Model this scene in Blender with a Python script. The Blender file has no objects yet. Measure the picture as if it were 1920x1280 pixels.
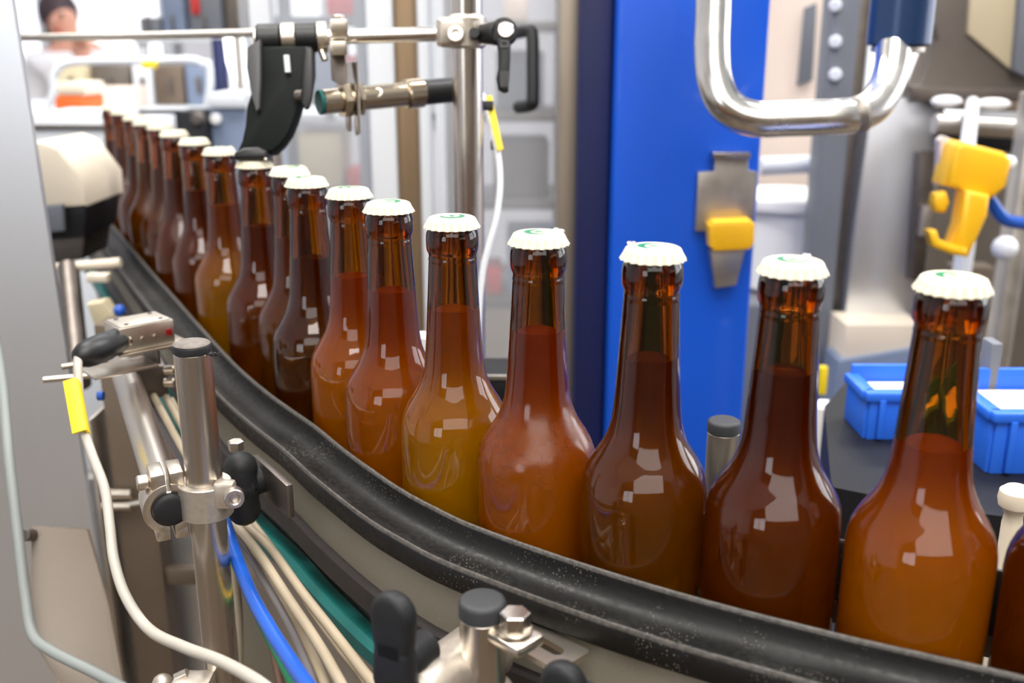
import bpy, bmesh, math, random
from math import sin, cos, pi, radians, sqrt, atan2
from mathutils import Vector, Matrix

random.seed(7)
C = bpy.context.scene.collection
MM = 0.001
CZ = 1.416                      # camera height; the conveyor chain runs 316 mm below it
F = 1895.0                      # focal length in pixels of the 1920 px frame
TH = radians(16.5)              # camera pitch
CT, ST = cos(TH), sin(TH)
BELT = 316.0                    # chain surface, mm below the camera
BH = 228.0                      # bottle height, mm


# ---------------------------------------------------------------- placing
def P(x, y, h):
    """mm right / mm forward / mm below the camera height -> world metres"""
    return Vector((x * MM, y * MM, CZ - h * MM))


def at(px, py, z):
    """the point seen at a photograph pixel, z mm along the viewing axis"""
    r, u = (px - 960) / F * z, (640 - py) / F * z
    return P(r, z * CT + u * ST, z * ST - u * CT)


def onh(px, py, h):
    """the point at a photograph pixel on the level plane h mm below the camera"""
    a, b = (px - 960) / F, (640 - py) / F
    t = h / (ST - b * CT)
    return P(a * t, (CT + b * ST) * t, h)


def ony(px, py, Y):
    """the point at a photograph pixel on the upright plane Y mm ahead"""
    a, b = (px - 960) / F, (640 - py) / F
    t = Y / (CT + b * ST)
    return P(a * t, Y, (ST - b * CT) * t)


def lin(c):
    c /= 255.0
    return c / 12.92 if c <= 0.04045 else ((c + 0.055) / 1.055) ** 2.4


def rgb(r, g, b):
    return (lin(r), lin(g), lin(b), 1.0)


# ---------------------------------------------------------------- materials
def new_mat(name):
    m = bpy.data.materials.new(name)
    m.use_nodes = True
    nt = m.node_tree
    return m, nt, nt.nodes['Principled BSDF'], nt.nodes['Material Output']


def mat(name, col, rough=0.5, metal=0.0, noise=0.0, nscale=60.0, bump=0.0, spec=0.5, coat=0.0, stretch=None, rvar=0.0):
    m, nt, b, out = new_mat(name)
    b.inputs['Base Color'].default_value = col
    b.inputs['Roughness'].default_value = rough
    b.inputs['Metallic'].default_value = metal
    b.inputs['Specular IOR Level'].default_value = spec
    b.inputs['Coat Weight'].default_value = coat
    if noise or bump or rvar:
        tc = nt.nodes.new('ShaderNodeTexCoord')
        mp = nt.nodes.new('ShaderNodeMapping')
        if stretch:
            mp.inputs['Scale'].default_value = stretch
        nz = nt.nodes.new('ShaderNodeTexNoise')
        nz.inputs['Scale'].default_value = nscale
        nz.inputs['Detail'].default_value = 6
        nt.links.new(tc.outputs['Object'], mp.inputs[0])
        nt.links.new(mp.outputs[0], nz.inputs['Vector'])
        if noise:
            mx = nt.nodes.new('ShaderNodeMixRGB')
            mx.blend_type = 'MULTIPLY'
            mx.inputs[0].default_value = 1.0
            mx.inputs[1].default_value = col
            rp = nt.nodes.new('ShaderNodeMapRange')
            rp.inputs['From Min'].default_value = 0.3
            rp.inputs['From Max'].default_value = 0.7
            rp.inputs['To Min'].default_value = 1 - noise
            rp.inputs['To Max'].default_value = 1 + noise * 0.5
            nt.links.new(nz.outputs['Fac'], rp.inputs['Value'])
            nt.links.new(rp.outputs[0], mx.inputs[2])
            nt.links.new(mx.outputs[0], b.inputs['Base Color'])
        if rvar:
            rr = nt.nodes.new('ShaderNodeMapRange')
            rr.inputs['From Min'].default_value = 0.3
            rr.inputs['From Max'].default_value = 0.7
            rr.inputs['To Min'].default_value = max(0.02, rough - rvar)
            rr.inputs['To Max'].default_value = rough + rvar
            nt.links.new(nz.outputs['Fac'], rr.inputs['Value'])
            nt.links.new(rr.outputs[0], b.inputs['Roughness'])
        if bump:
            bp = nt.nodes.new('ShaderNodeBump')
            bp.inputs['Strength'].default_value = bump
            bp.inputs['Distance'].default_value = 0.0005
            nt.links.new(nz.outputs['Fac'], bp.inputs['Height'])
            nt.links.new(bp.outputs[0], b.inputs['Normal'])
    return m


def emit_mat(name, col, s):
    m, nt, b, out = new_mat(name)
    b.inputs['Base Color'].default_value = (0.8, 0.8, 0.8, 1)
    b.inputs['Emission Color'].default_value = col
    b.inputs['Emission Strength'].default_value = s
    return m


def glass_mat(name, absorb, density, frost=None):
    """clear interface, colour from absorption along the path in the glass"""
    m, nt, b, out = new_mat(name)
    b.inputs['Base Color'].default_value = (1, 1, 1, 1)
    b.inputs['Transmission Weight'].default_value = 1.0
    b.inputs['Roughness'].default_value = 0.0
    b.inputs['IOR'].default_value = 1.5
    va = nt.nodes.new('ShaderNodeVolumeAbsorption')
    va.inputs['Color'].default_value = absorb
    va.inputs['Density'].default_value = density
    nt.links.new(va.outputs[0], out.inputs['Volume'])
    tc = nt.nodes.new('ShaderNodeTexCoord')
    nz = nt.nodes.new('ShaderNodeTexNoise')
    nz.inputs['Scale'].default_value = 40
    nt.links.new(tc.outputs['Object'], nz.inputs['Vector'])
    bp = nt.nodes.new('ShaderNodeBump')
    bp.inputs['Strength'].default_value = 0.25
    bp.inputs['Distance'].default_value = 0.0012
    nt.links.new(nz.outputs['Fac'], bp.inputs['Height'])
    if frost:
        # a film of fine condensation on the shoulder: (z low, z high, roughness)
        sx = nt.nodes.new('ShaderNodeSeparateXYZ')
        nt.links.new(tc.outputs['Object'], sx.inputs[0])
        r1 = nt.nodes.new('ShaderNodeMapRange')
        r1.inputs['From Min'].default_value = frost[0]
        r1.inputs['From Max'].default_value = frost[0] + 0.02
        r2 = nt.nodes.new('ShaderNodeMapRange')
        r2.inputs['From Min'].default_value = frost[1]
        r2.inputs['From Max'].default_value = frost[1] - 0.012
        nt.links.new(sx.outputs[2], r1.inputs['Value'])
        nt.links.new(sx.outputs[2], r2.inputs['Value'])
        mu = nt.nodes.new('ShaderNodeMath'); mu.operation = 'MULTIPLY'
        nt.links.new(r1.outputs[0], mu.inputs[0]); nt.links.new(r2.outputs[0], mu.inputs[1])
        fn = nt.nodes.new('ShaderNodeTexNoise'); fn.inputs['Scale'].default_value = 90; fn.inputs['Detail'].default_value = 4
        nt.links.new(tc.outputs['Object'], fn.inputs['Vector'])
        fr = nt.nodes.new('ShaderNodeMapRange'); fr.inputs['From Min'].default_value = 0.15; fr.inputs['From Max'].default_value = 0.6
        nt.links.new(fn.outputs['Fac'], fr.inputs['Value'])
        mq = nt.nodes.new('ShaderNodeMath'); mq.operation = 'MULTIPLY'
        nt.links.new(mu.outputs[0], mq.inputs[0]); nt.links.new(fr.outputs[0], mq.inputs[1])
        mu = mq
        m2 = nt.nodes.new('ShaderNodeMath'); m2.operation = 'MULTIPLY'
        m2.inputs[1].default_value = frost[2]
        nt.links.new(mu.outputs[0], m2.inputs[0])
        nt.links.new(m2.outputs[0], b.inputs['Roughness'])
    nt.links.new(bp.outputs[0], b.inputs['Normal'])
    return m


def beer_mat(name, col, clear, haze=1.0):
    """cloudy unfiltered beer: part scattering body, part clear liquid"""
    m, nt, b, out = new_mat(name)
    nt.nodes.remove(b)
    d = nt.nodes.new('ShaderNodeBsdfDiffuse'); d.inputs['Color'].default_value = col
    t = nt.nodes.new('ShaderNodeBsdfTranslucent'); t.inputs['Color'].default_value = col
    g = nt.nodes.new('ShaderNodeBsdfGlass'); g.inputs['IOR'].default_value = 1.33
    cc = [min(1.0, c ** 0.35) for c in col[:3]]
    g.inputs['Color'].default_value = (cc[0], cc[1], cc[2], 1)
    g.inputs['Roughness'].default_value = 0.05
    tc = nt.nodes.new('ShaderNodeTexCoord')
    nz = nt.nodes.new('ShaderNodeTexNoise'); nz.inputs['Scale'].default_value = 22; nz.inputs['Detail'].default_value = 3
    nt.links.new(tc.outputs['Object'], nz.inputs['Vector'])
    a = nt.nodes.new('ShaderNodeMixShader'); a.inputs[0].default_value = 0.5
    nt.links.new(d.outputs[0], a.inputs[1]); nt.links.new(t.outputs[0], a.inputs[2])
    mr = nt.nodes.new('ShaderNodeMapRange')
    mr.inputs['From Min'].default_value = 0.25; mr.inputs['From Max'].default_value = 0.75
    mr.inputs['To Min'].default_value = max(0, clear - 0.12); mr.inputs['To Max'].default_value = min(1, clear + 0.12)
    nt.links.new(nz.outputs['Fac'], mr.inputs['Value'])
    s = nt.nodes.new('ShaderNodeMixShader')
    nt.links.new(mr.outputs[0], s.inputs[0])
    nt.links.new(a.outputs[0], s.inputs[1]); nt.links.new(g.outputs[0], s.inputs[2])
    nt.links.new(s.outputs[0], out.inputs['Surface'])
    return m


def clear_mat(name, tint, rough=0.05, alpha=0.25):
    """thin polycarbonate sheet: mostly see-through with a soft sheen"""
    m, nt, b, out = new_mat(name)
    b.inputs['Base Color'].default_value = tint
    b.inputs['Roughness'].default_value = rough
    b.inputs['Alpha'].default_value = alpha
    return m


M = {}
M['steel'] = mat('brushed stainless steel', rgb(205, 198, 190), 0.27, 1.0, noise=0.08, nscale=40, stretch=(1, 1, 0.05), rvar=0.06)
M['steel_plain'] = mat('smooth tube steel', rgb(212, 204, 194), 0.30, 1.0)
M['steel_soft'] = mat('satin stainless steel', rgb(196, 190, 182), 0.42, 1.0, noise=0.10, nscale=25, rvar=0.08)
M['steel_warm'] = mat('cast nickel steel', rgb(214, 204, 190), 0.34, 1.0, noise=0.08, nscale=120, bump=0.15)
M['steel_cast'] = mat('blasted steel casting', rgb(205, 196, 184), 0.42, 0.85, noise=0.10, nscale=300, bump=0.25)
M['nickel'] = mat('nickel plated brass', rgb(196, 182, 160), 0.24, 1.0, noise=0.05, nscale=80)
M['steel_dark'] = mat('dull dark steel', rgb(120, 112, 106), 0.45, 1.0, noise=0.15, nscale=60)
M['panel'] = mat('stainless door sheet', rgb(228, 231, 236), 0.36, 0.85, noise=0.05, nscale=8, stretch=(1, 1, 0.1))
M['bright_steel'] = mat('polished pipe steel', rgb(235, 232, 226), 0.22, 1.0, noise=0.10, nscale=30, rvar=0.08)
M['black'] = mat('black plastic', rgb(19, 20, 22), 0.45, 0, noise=0.2, nscale=200, bump=0.1)
M['black_soft'] = mat('matt black plastic', rgb(30, 31, 33), 0.55, 0, noise=0.15, nscale=400, bump=0.15, spec=0.35)
M['cap_grey'] = mat('grey black end cap plastic', rgb(50, 51, 54), 0.6, 0, noise=0.12, nscale=500, bump=0.1)
M['worn_cap'] = mat('worn end cap plastic', rgb(120, 112, 106), 0.8, 0, noise=0.35, nscale=250, bump=0.4)
M['rubber_dark'] = mat('dark green black polyurethane', rgb(12, 18, 15), 0.6, 0, noise=0.2, nscale=90, spec=0.2)
M['grey_side'] = mat('grey plastic', rgb(74, 73, 75), 0.5)
M['plate_grey'] = mat('grey beige guide plate', rgb(130, 124, 110), 0.55, 0.0, noise=0.06, nscale=600, bump=0.05)
M['strip_dark'] = mat('dark wear strip', rgb(52, 47, 46), 0.5, 0, noise=0.2, nscale=120)
M['teal'] = mat('teal wear strip', rgb(14, 98, 94), 0.5, 0, noise=0.25, nscale=40)
M['chain'] = mat('dark conveyor chain', rgb(44, 42, 40), 0.4, 0.2, noise=0.3, nscale=200, bump=0.2)
M['cap'] = mat('cream enamel crown cap', rgb(232, 225, 200), 0.42, 0, noise=0.02, nscale=200, coat=0.1)
M['print'] = mat('green cap print', rgb(10, 120, 78), 0.4)
M['yellow'] = mat('yellow tag plastic', rgb(245, 214, 30), 0.5)
M['yellow_gun'] = mat('yellow gun plastic', rgb(252, 192, 24), 0.45)
M['red'] = mat('red plastic', rgb(196, 40, 34), 0.5)
M['lens'] = mat('dark red lens', rgb(120, 14, 22), 0.2)
M['orange'] = mat('orange plastic', rgb(226, 104, 36), 0.55)
M['blue_paint'] = mat('blue machine enamel', rgb(8, 86, 212), 0.42, 0, noise=0.06, nscale=6, coat=0.15)
M['navy'] = mat('navy for column shade and bar', rgb(10, 22, 74), 0.5, 0, noise=0.1, nscale=10)  # shade of the column's left side as a colour; also the upright bar
M['blue_hose'] = mat('blue hose', rgb(28, 84, 180), 0.3, 0, noise=0.06, nscale=40)
M['crate'] = mat('blue crate plastic', rgb(42, 110, 232), 0.4, 0, noise=0.1, nscale=20)
M['white'] = mat('white plastic', rgb(240, 240, 240), 0.5)
M['cable'] = mat('pale grey cable', rgb(174, 168, 158), 0.5, 0, noise=0.05, nscale=60)
M['cable_beige'] = mat('beige cable', rgb(166, 152, 130), 0.5, 0, noise=0.06, nscale=60)
M['cable_brown'] = mat('brown cable', rgb(112, 84, 70), 0.5)
M['cable_grey'] = mat('dark grey cable', rgb(96, 92, 94), 0.5)
M['beige_cone'] = mat('beige enamel cover', rgb(236, 222, 200), 0.5)
M['pale'] = mat('pale paint', rgb(222, 226, 232), 0.5)
M['rod_grey'] = mat('pale grey green rod', rgb(138, 144, 142), 0.5)
M['peach'] = mat('pale peach board', rgb(226, 208, 194), 0.7)
M['beige'] = mat('beige board', rgb(196, 182, 150), 0.6)
M['bronze'] = mat('bronze anodised profile', rgb(150, 126, 98), 0.4, 0.6, noise=0.08, nscale=20, stretch=(1, 1, 0.05))
M['alu'] = mat('grey brown aluminium profile', rgb(158, 146, 132), 0.4, 0.6, noise=0.06, nscale=20, stretch=(1, 1, 0.05))
M['grey_machine'] = mat('grey machine enamel', rgb(112, 116, 124), 0.5, 0, noise=0.08, nscale=5)
M['grey_blue'] = mat('blue grey machine enamel', rgb(120, 134, 160), 0.5, 0, noise=0.08, nscale=5)
M['dark_machine'] = mat('near black machine enamel', rgb(24, 24, 27), 0.5, 0, noise=0.2, nscale=30, spec=0.3)
M['hopper'] = mat('dull grey hopper sheet', rgb(112, 104, 96), 0.45, 0.5, noise=0.1, nscale=12)
M['tank'] = mat('blue black cylinder enamel', rgb(34, 58, 96), 0.28, 0.2)
M['brown'] = mat('brown steel', rgb(112, 98, 84), 0.5, 0.3, noise=0.15, nscale=15)
M['floor'] = mat('brown grey resin floor', rgb(100, 84, 66), 0.5, 0, noise=0.12, nscale=3)
M['wall'] = mat('white plaster', rgb(226, 226, 232), 0.8, 0, noise=0.03, nscale=4)
M['skin'] = mat('skin', rgb(216, 160, 138), 0.55)
M['hair'] = mat('dark brown hair', rgb(62, 46, 52), 0.6)
M['coat'] = mat('white cotton coat', rgb(238, 238, 242), 0.8)
M['trousers'] = mat('blue grey trousers', rgb(80, 88, 120), 0.8)
M['window_light'] = emit_mat('daylit window pane', (0.93, 0.95, 1.0, 1), 1.35)
M['side_light'] = emit_mat('bright daylit side window', (0.95, 0.97, 1.0, 1), 5.0)
M['front_light'] = emit_mat('pale daylit pane', (0.93, 0.96, 1.0, 1), 4.0)
M['wall_front'] = mat('brown grey plaster', rgb(132, 118, 102), 0.8, 0, noise=0.1, nscale=2)
M['lamp_light'] = emit_mat('lamp diffuser', (1.0, 0.98, 0.94, 1), 4.0)
M['poly'] = clear_mat('polycarbonate sheet', rgb(200, 204, 212), 0.25, 0.30)
M['poly_edge'] = clear_mat('polycarbonate edge', rgb(128, 112, 94), 0.35, 0.6)
M['rail_lip'] = mat('worn rail edge with painted highlight', rgb(82, 78, 74), 0.5, 0, noise=0.5, nscale=420, bump=0.5)  # worn grey, kept lighter to paint the highlight lines along lip and outer edge
M['rail'] = None

# the guide rail: black plastic, wet, with scratches along it and dried splashes
m, nt, b, out = new_mat('black guide rail plastic')
tc = nt.nodes.new('ShaderNodeTexCoord')
n1 = nt.nodes.new('ShaderNodeTexNoise'); n1.inputs['Scale'].default_value = 320; n1.inputs['Detail'].default_value = 8
n2 = nt.nodes.new('ShaderNodeTexNoise'); n2.inputs['Scale'].default_value = 26; n2.inputs['Detail'].default_value = 3
n3 = nt.nodes.new('ShaderNodeTexVoronoi'); n3.inputs['Scale'].default_value = 620
for n in (n1, n2, n3):
    nt.links.new(tc.outputs['Object'], n.inputs['Vector'])
sp = nt.nodes.new('ShaderNodeMapRange')
sp.inputs['From Min'].default_value = 0.26; sp.inputs['From Max'].default_value = 0.12
nt.links.new(n3.outputs['Distance'], sp.inputs['Value'])
pt = nt.nodes.new('ShaderNodeMapRange')
pt.inputs['From Min'].default_value = 0.50; pt.inputs['From Max'].default_value = 0.64
nt.links.new(n2.outputs['Fac'], pt.inputs['Value'])
ml = nt.nodes.new('ShaderNodeMath'); ml.operation = 'MULTIPLY'
nt.links.new(sp.outputs[0], ml.inputs[0]); nt.links.new(pt.outputs[0], ml.inputs[1])
m3 = nt.nodes.new('ShaderNodeMath'); m3.operation = 'MULTIPLY'; m3.inputs[1].default_value = 0.45
nt.links.new(ml.outputs[0], m3.inputs[0])
mx = nt.nodes.new('ShaderNodeMixRGB')
mx.inputs[1].default_value = rgb(17, 16, 15); mx.inputs[2].default_value = rgb(190, 182, 168)
nt.links.new(m3.outputs[0], mx.inputs[0])
nt.links.new(mx.outputs[0], b.inputs['Base Color'])
rr = nt.nodes.new('ShaderNodeMapRange')
rr.inputs['From Min'].default_value = 0.3; rr.inputs['From Max'].default_value = 0.7
rr.inputs['To Min'].default_value = 0.36; rr.inputs['To Max'].default_value = 0.62
b.inputs['Specular IOR Level'].default_value = 0.35
nt.links.new(n1.outputs['Fac'], rr.inputs['Value']); nt.links.new(rr.outputs[0], b.inputs['Roughness'])
bp = nt.nodes.new('ShaderNodeBump'); bp.inputs['Strength'].default_value = 0.25; bp.inputs['Distance'].default_value = 0.0004
nt.links.new(n1.outputs['Fac'], bp.inputs['Height']); nt.links.new(bp.outputs[0], b.inputs['Normal'])
M['rail'] = m

AMBER = (0.895, 0.79, 0.15, 1)
M['glass'] = glass_mat('amber bottle glass', AMBER, 1420)
M['glass_wet'] = glass_mat('amber bottle glass with condensation', AMBER, 1420, (0.088, 0.150, 0.3))
M['drop'] = glass_mat('water drop', (1, 1, 1, 1), 0.0)
BEER = {
    'orange': beer_mat('orange cloudy beer', (0.98, 0.54, 0.05, 1), 0.08),
    'gold': beer_mat('golden cloudy beer', (0.98, 0.74, 0.04, 1), 0.06),
    'amber': beer_mat('amber cloudy beer', (0.92, 0.46, 0.045, 1), 0.16),
    'brown': beer_mat('brown amber beer', (0.50, 0.25, 0.03, 1), 0.40),
    'red': beer_mat('red brown beer', (0.42, 0.15, 0.03, 1), 0.35),
    'dark': beer_mat('dark clear beer', (0.34, 0.15, 0.03, 1), 0.6),
    'olive': beer_mat('olive gold beer', (0.80, 0.56, 0.03, 1), 0.2),
}


# ---------------------------------------------------------------- mesh building
def frame_of(d, hint=Vector((0, 0, 1))):
    d = d.normalized()
    if abs(d.dot(hint)) > 0.98:
        hint = Vector((0, 1, 0))
    x = hint.cross(d).normalized()
    return x, d.cross(x).normalized(), d


def spline(pts, n=8, closed=False):
    pts = [Vector(p) for p in pts]
    if len(pts) < 3:
        return [pts[0].lerp(pts[1], i / n) for i in range(n + 1)]
    out = []
    for i in range(len(pts) - 1):
        p0 = pts[i - 1] if i > 0 else pts[0] * 2 - pts[1]
        p1, p2 = pts[i], pts[i + 1]
        p3 = pts[i + 2] if i + 2 < len(pts) else p2 * 2 - p1
        for k in range(n):
            t = k / n
            out.append(0.5 * ((2 * p1) + (p2 - p0) * t + (2 * p0 - 5 * p1 + 4 * p2 - p3) * t * t + (3 * p1 - p0 - 3 * p2 + p3) * t ** 3))
    out.append(pts[-1])
    return out


class MB:
    def __init__(s):
        s.v, s.f = [], []

    def add(s, v, f):
        o = len(s.v)
        s.v += [Vector(p) for p in v]
        s.f += [tuple(i + o for i in q) for q in f]
        return s

    def bm(s, bm):
        bm.verts.index_update()
        s.add([v.co.copy() for v in bm.verts], [[v.index for v in f.verts] for f in bm.faces])
        bm.free()
        return s

    def box(s, c, size, axes=None, bevel=0.0, seg=2):
        """c centre, size in mm along axes (x, y, z unit vectors)"""
        ax = axes or (Vector((1, 0, 0)), Vector((0, 1, 0)), Vector((0, 0, 1)))
        b = bmesh.new()
        bmesh.ops.create_cube(b, size=1.0)
        for v in b.verts:
            v.co = Vector((v.co.x * size[0] * MM, v.co.y * size[1] * MM, v.co.z * size[2] * MM))
        if bevel:
            bmesh.ops.bevel(b, geom=list(b.edges), offset=bevel * MM, segments=seg, affect='EDGES', profile=0.5)
        for v in b.verts:
            q = v.co
            v.co = Vector(c) + ax[0] * q.x + ax[1] * q.y + ax[2] * q.z
        return s.bm(b)

    def lathe(s, prof, o, d=Vector((0, 0, 1)), n=32, hint=Vector((0, 0, 1))):
        """prof: (radius, height) in mm, bottom to top; radius 0 closes"""
        x, y, z = frame_of(d, hint)
        v, f, rows = [], [], []
        for r, h in prof:
            if r <= 1e-6:
                rows.append([len(v)]); v.append(Vector(o) + z * h * MM)
            else:
                rows.append(list(range(len(v), len(v) + n)))
                for i in range(n):
                    a = 2 * pi * i / n
                    v.append(Vector(o) + z * h * MM + (x * cos(a) + y * sin(a)) * r * MM)
        for A, B in zip(rows[:-1], rows[1:]):
            for i in range(n):
                j = (i + 1) % n
                q = (A[i % len(A)], A[j % len(A)], B[j % len(B)], B[i % len(B)])
                q = tuple(dict.fromkeys(q))
                if len(q) > 2:
                    f.append(q)
        return s.add(v, f)

    def cyl(s, p0, p1, r, r1=None, n=24, bev=0.0):
        """solid cylinder or cone, radii in mm"""
        p0, p1 = Vector(p0), Vector(p1)
        L = (p1 - p0).length / MM
        r1 = r if r1 is None else r1
        b = min(bev, L * 0.4)
        pr = [(0, 0), (r - b, 0), (r, b), (r1, L - b), (r1 - b, L), (0, L)] if b else [(0, 0), (r, 0), (r1, L), (0, L)]
        return s.lathe(pr, p0, p1 - p0, n)

    def tube(s, path, r, n=12, caps=True, r1=None):
        path = [Vector(p) for p in path]
        v, f = [], []
        x = None
        N = len(path)
        for i, p in enumerate(path):
            d = (path[min(i + 1, N - 1)] - path[max(i - 1, 0)]).normalized()
            if x is None:
                x = frame_of(d)[0]
            x = (x - d * x.dot(d)).normalized()
            y = d.cross(x)
            rad = (r if r1 is None else r + (r1 - r) * i / (N - 1)) * MM
            for k in range(n):
                a = 2 * pi * k / n
                v.append(p + (x * cos(a) + y * sin(a)) * rad)
        for i in range(N - 1):
            for k in range(n):
                j = (k + 1) % n
                f.append((i * n + k, i * n + j, (i + 1) * n + j, (i + 1) * n + k))
        if caps:
            f.append(tuple(reversed(range(n))))
            f.append(tuple(range((N - 1) * n, N * n)))
        return s.add(v, f)

    def prism(s, poly, axes, o, t, bevel=0.0):
        """poly: 2D outline in mm in the plane axes[0], axes[1]; t mm thick along axes[2], centred"""
        b = bmesh.new()
        vs = [b.verts.new((p[0] * MM, p[1] * MM, -t * MM / 2)) for p in poly]
        fc = b.faces.new(vs)
        e = bmesh.ops.extrude_face_region(b, geom=[fc])
        for q in e['geom']:
            if isinstance(q, bmesh.types.BMVert):
                q.co.z += t * MM
        bmesh.ops.recalc_face_normals(b, faces=list(b.faces))
        if bevel:
            ed = [q for q in b.edges if abs(q.verts[0].co.z - q.verts[1].co.z) < 1e-9]
            bmesh.ops.bevel(b, geom=ed, offset=bevel * MM, segments=2, affect='EDGES', profile=0.5)
        for v in b.verts:
            q = v.co
            v.co = Vector(o) + axes[0] * q.x + axes[1] * q.y + axes[2] * q.z
        return s.bm(b)

    def sweep(s, prof, path, closed=True):
        """prof: (outward, up) mm; path: level points in metres; outward is to the camera side"""
        v, f = [], []
        N, n = len(path), len(prof)
        for i, p in enumerate(path):
            d = (path[min(i + 1, N - 1)] - path[max(i - 1, 0)]).normalized()
            o = Vector((-d.y, d.x, 0)).normalized()
            for a, h in prof:
                v.append(p + o * a * MM + Vector((0, 0, h * MM)))
        for i in range(N - 1):
            for k in range(n if closed else n - 1):
                j = (k + 1) % n
                f.append((i * n + k, i * n + j, (i + 1) * n + j, (i + 1) * n + k))
        if closed:
            f.append(tuple(range(n)))
            f.append(tuple(reversed(range((N - 1) * n, N * n))))
        return s.add(v, f)

    def sphere(s, c, r, seg=16, scale=(1, 1, 1)):
        b = bmesh.new()
        bmesh.ops.create_uvsphere(b, u_segments=seg, v_segments=max(6, seg // 2), radius=r * MM)
        for v in b.verts:
            v.co = Vector(c) + Vector((v.co.x * scale[0], v.co.y * scale[1], v.co.z * scale[2]))
        return s.bm(b)

    def build(s, name, m, parent=None, sharp=32, smooth=True):
        o0 = parent.matrix_basis.translation if parent is not None else Vector((0, 0, 0))
        if parent is not None and parent.parent is not None:
            o0 = Vector(parent['_origin'])
        if parent is not None and parent.type == 'MESH' and parent.parent is None:
            o0 = parent.matrix_basis.translation
        base = None
        if parent is None:
            lo = Vector((min(p.x for p in s.v), min(p.y for p in s.v), min(p.z for p in s.v)))
            hi = Vector((max(p.x for p in s.v), max(p.y for p in s.v), max(p.z for p in s.v)))
            base = Vector(((lo.x + hi.x) / 2, (lo.y + hi.y) / 2, lo.z))
            o0 = base
        me = bpy.data.meshes.new(name)
        me.from_pydata([tuple(p - o0) for p in s.v], [], s.f)
        b = bmesh.new(); b.from_mesh(me)
        bmesh.ops.recalc_face_normals(b, faces=list(b.faces))
        b.to_mesh(me); b.free()
        me.materials.append(m)
        if smooth:
            me.shade_smooth()
            me.set_sharp_from_angle(angle=radians(sharp))
        ob = bpy.data.objects.new(name, me)
        C.objects.link(ob)
        if parent is not None:
            ob.parent = parent
            ob['_origin'] = tuple(o0)
        else:
            ob.location = base
        return ob


def thing(name, label, cat, loc, group=None):
    o = bpy.data.objects.new(name, None)
    o.empty_display_size = 0.02
    C.objects.link(o)
    o.location = loc
    o['label'] = label; o['category'] = cat
    if group:
        o['group'] = group
    return o


def tag(o, label, cat, group=None):
    o['label'] = label; o['category'] = cat
    if group:
        o['group'] = group
    return o


def struct(o):
    o['kind'] = 'structure'
    return o


X_, Y_, Z_ = Vector((1, 0, 0)), Vector((0, 1, 0)), Vector((0, 0, 1))
VIEW = Vector((0, CT, -ST)); UP = Vector((0, ST, CT))          # the way the machine faces are roughly seen


def hexa(c, d, r, h, m_=None):
    return MB().lathe([(0, 0), (r, 0), (r, h - 0.6), (r - 0.8, h), (0, h)], c, d, 6)


# ================================================================ the line of the rail
LIPH = 236.5
lip_xy = [(470, 262), (380, 276), (300, 298), (240, 322), (196.6, 342.4), (169.8, 354.7), (135.8, 370.5), (81.2, 399.5), (30.6, 431.8), (-16.2, 466.7), (-38.6, 488.2), (-62.6, 515.6),
          (-98.1, 565.4), (-126.2, 609.2), (-166.2, 665.9), (-209.1, 734.9), (-267.7, 842.0), (-322.9, 945.5), (-413.6, 1115.0), (-520, 1318), (-640, 1545)]
lip = spline([P(x, y, LIPH) for x, y in lip_xy], 8)


def clear_of_rail(x, y, gap=31.4):
    p = Vector((x * MM, y * MM, 0))
    for _ in range(4):
        best = min(lip, key=lambda q: (q.x - p.x) ** 2 + (q.y - p.y) ** 2)
        i_ = min(max(lip.index(best), 1), len(lip) - 2)
        d = (lip[i_ + 1] - lip[i_ - 1]).normalized()
        n = Vector((d.y, -d.x, 0)).normalized()
        e = (p - Vector((best.x, best.y, 0))).dot(n) / MM
        if e >= gap:
            break
        p += n * (gap - e) * MM
    return p.x / MM, p.y / MM


# ================================================================ bottles
BOT = [(173.9, 388.4), (119.1, 419.9), (63.7, 448.7), (12.9, 484.1), (-31.8, 530.5), (-73.0, 580.8), (-102.9, 638.4), (-140.0, 690.8),
       (-164.0, 750.0), (-201.6, 799.0), (-255.2, 892.2), (-304.8, 983.6), (-352.3, 1071.7), (-395.9, 1159.4), (-435.2, 1224.4), (-477.6, 1299.3), (-531.8, 1404.4)]


def dz(d):
    return BH - d


outer = [(0, 3.5), (14, 3.0), (23, 1.0), (26, 0.0), (28.6, 1.2), (30.0, 4.5), (30.5, 10), (30.5, dz(160)), (30.5, dz(121)),
         (30.15, dz(116)), (29.3, dz(111.5)), (27.8, dz(107.5)), (25.7, dz(103.6)), (23.3, dz(99.8)), (21.0, dz(96)), (19.1, dz(92)), (17.7, dz(88)), (16.7, dz(84)),
         (16.0, dz(78)), (15.2, dz(68)), (14.3, dz(52)), (13.4, dz(36)), (12.85, dz(25)), (12.75, dz(23.6)), (13.0, dz(22.9)), (12.7, dz(22.2)),
         (12.6, dz(20.8)), (12.9, dz(19.6)), (13.6, dz(18.2)), (13.95, dz(16)), (14.0, dz(12)), (13.7, dz(9)), (13.0, dz(7.2)), (12.4, dz(6)), (12.4, dz(2.6)), (11.6, dz(1.4))]
inner = [(0, 7.5), (20, 7.2), (26.2, 8.0), (28.4, 11), (29.0, 16), (29.0, dz(160)), (29.0, dz(121.5)),
         (28.5, dz(116.5)), (27.2, dz(111.5)), (25.0, dz(107)), (22.4, dz(102.6)), (19.8, dz(98.5)), (17.2, dz(94)), (15.1, dz(89)), (13.6, dz(84)),
         (12.4, dz(78)), (11.2, dz(68)), (9.9, dz(52)), (8.8, dz(36)), (8.0, dz(22)), (7.7, dz(10)), (8.0, dz(1.4))]


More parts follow.
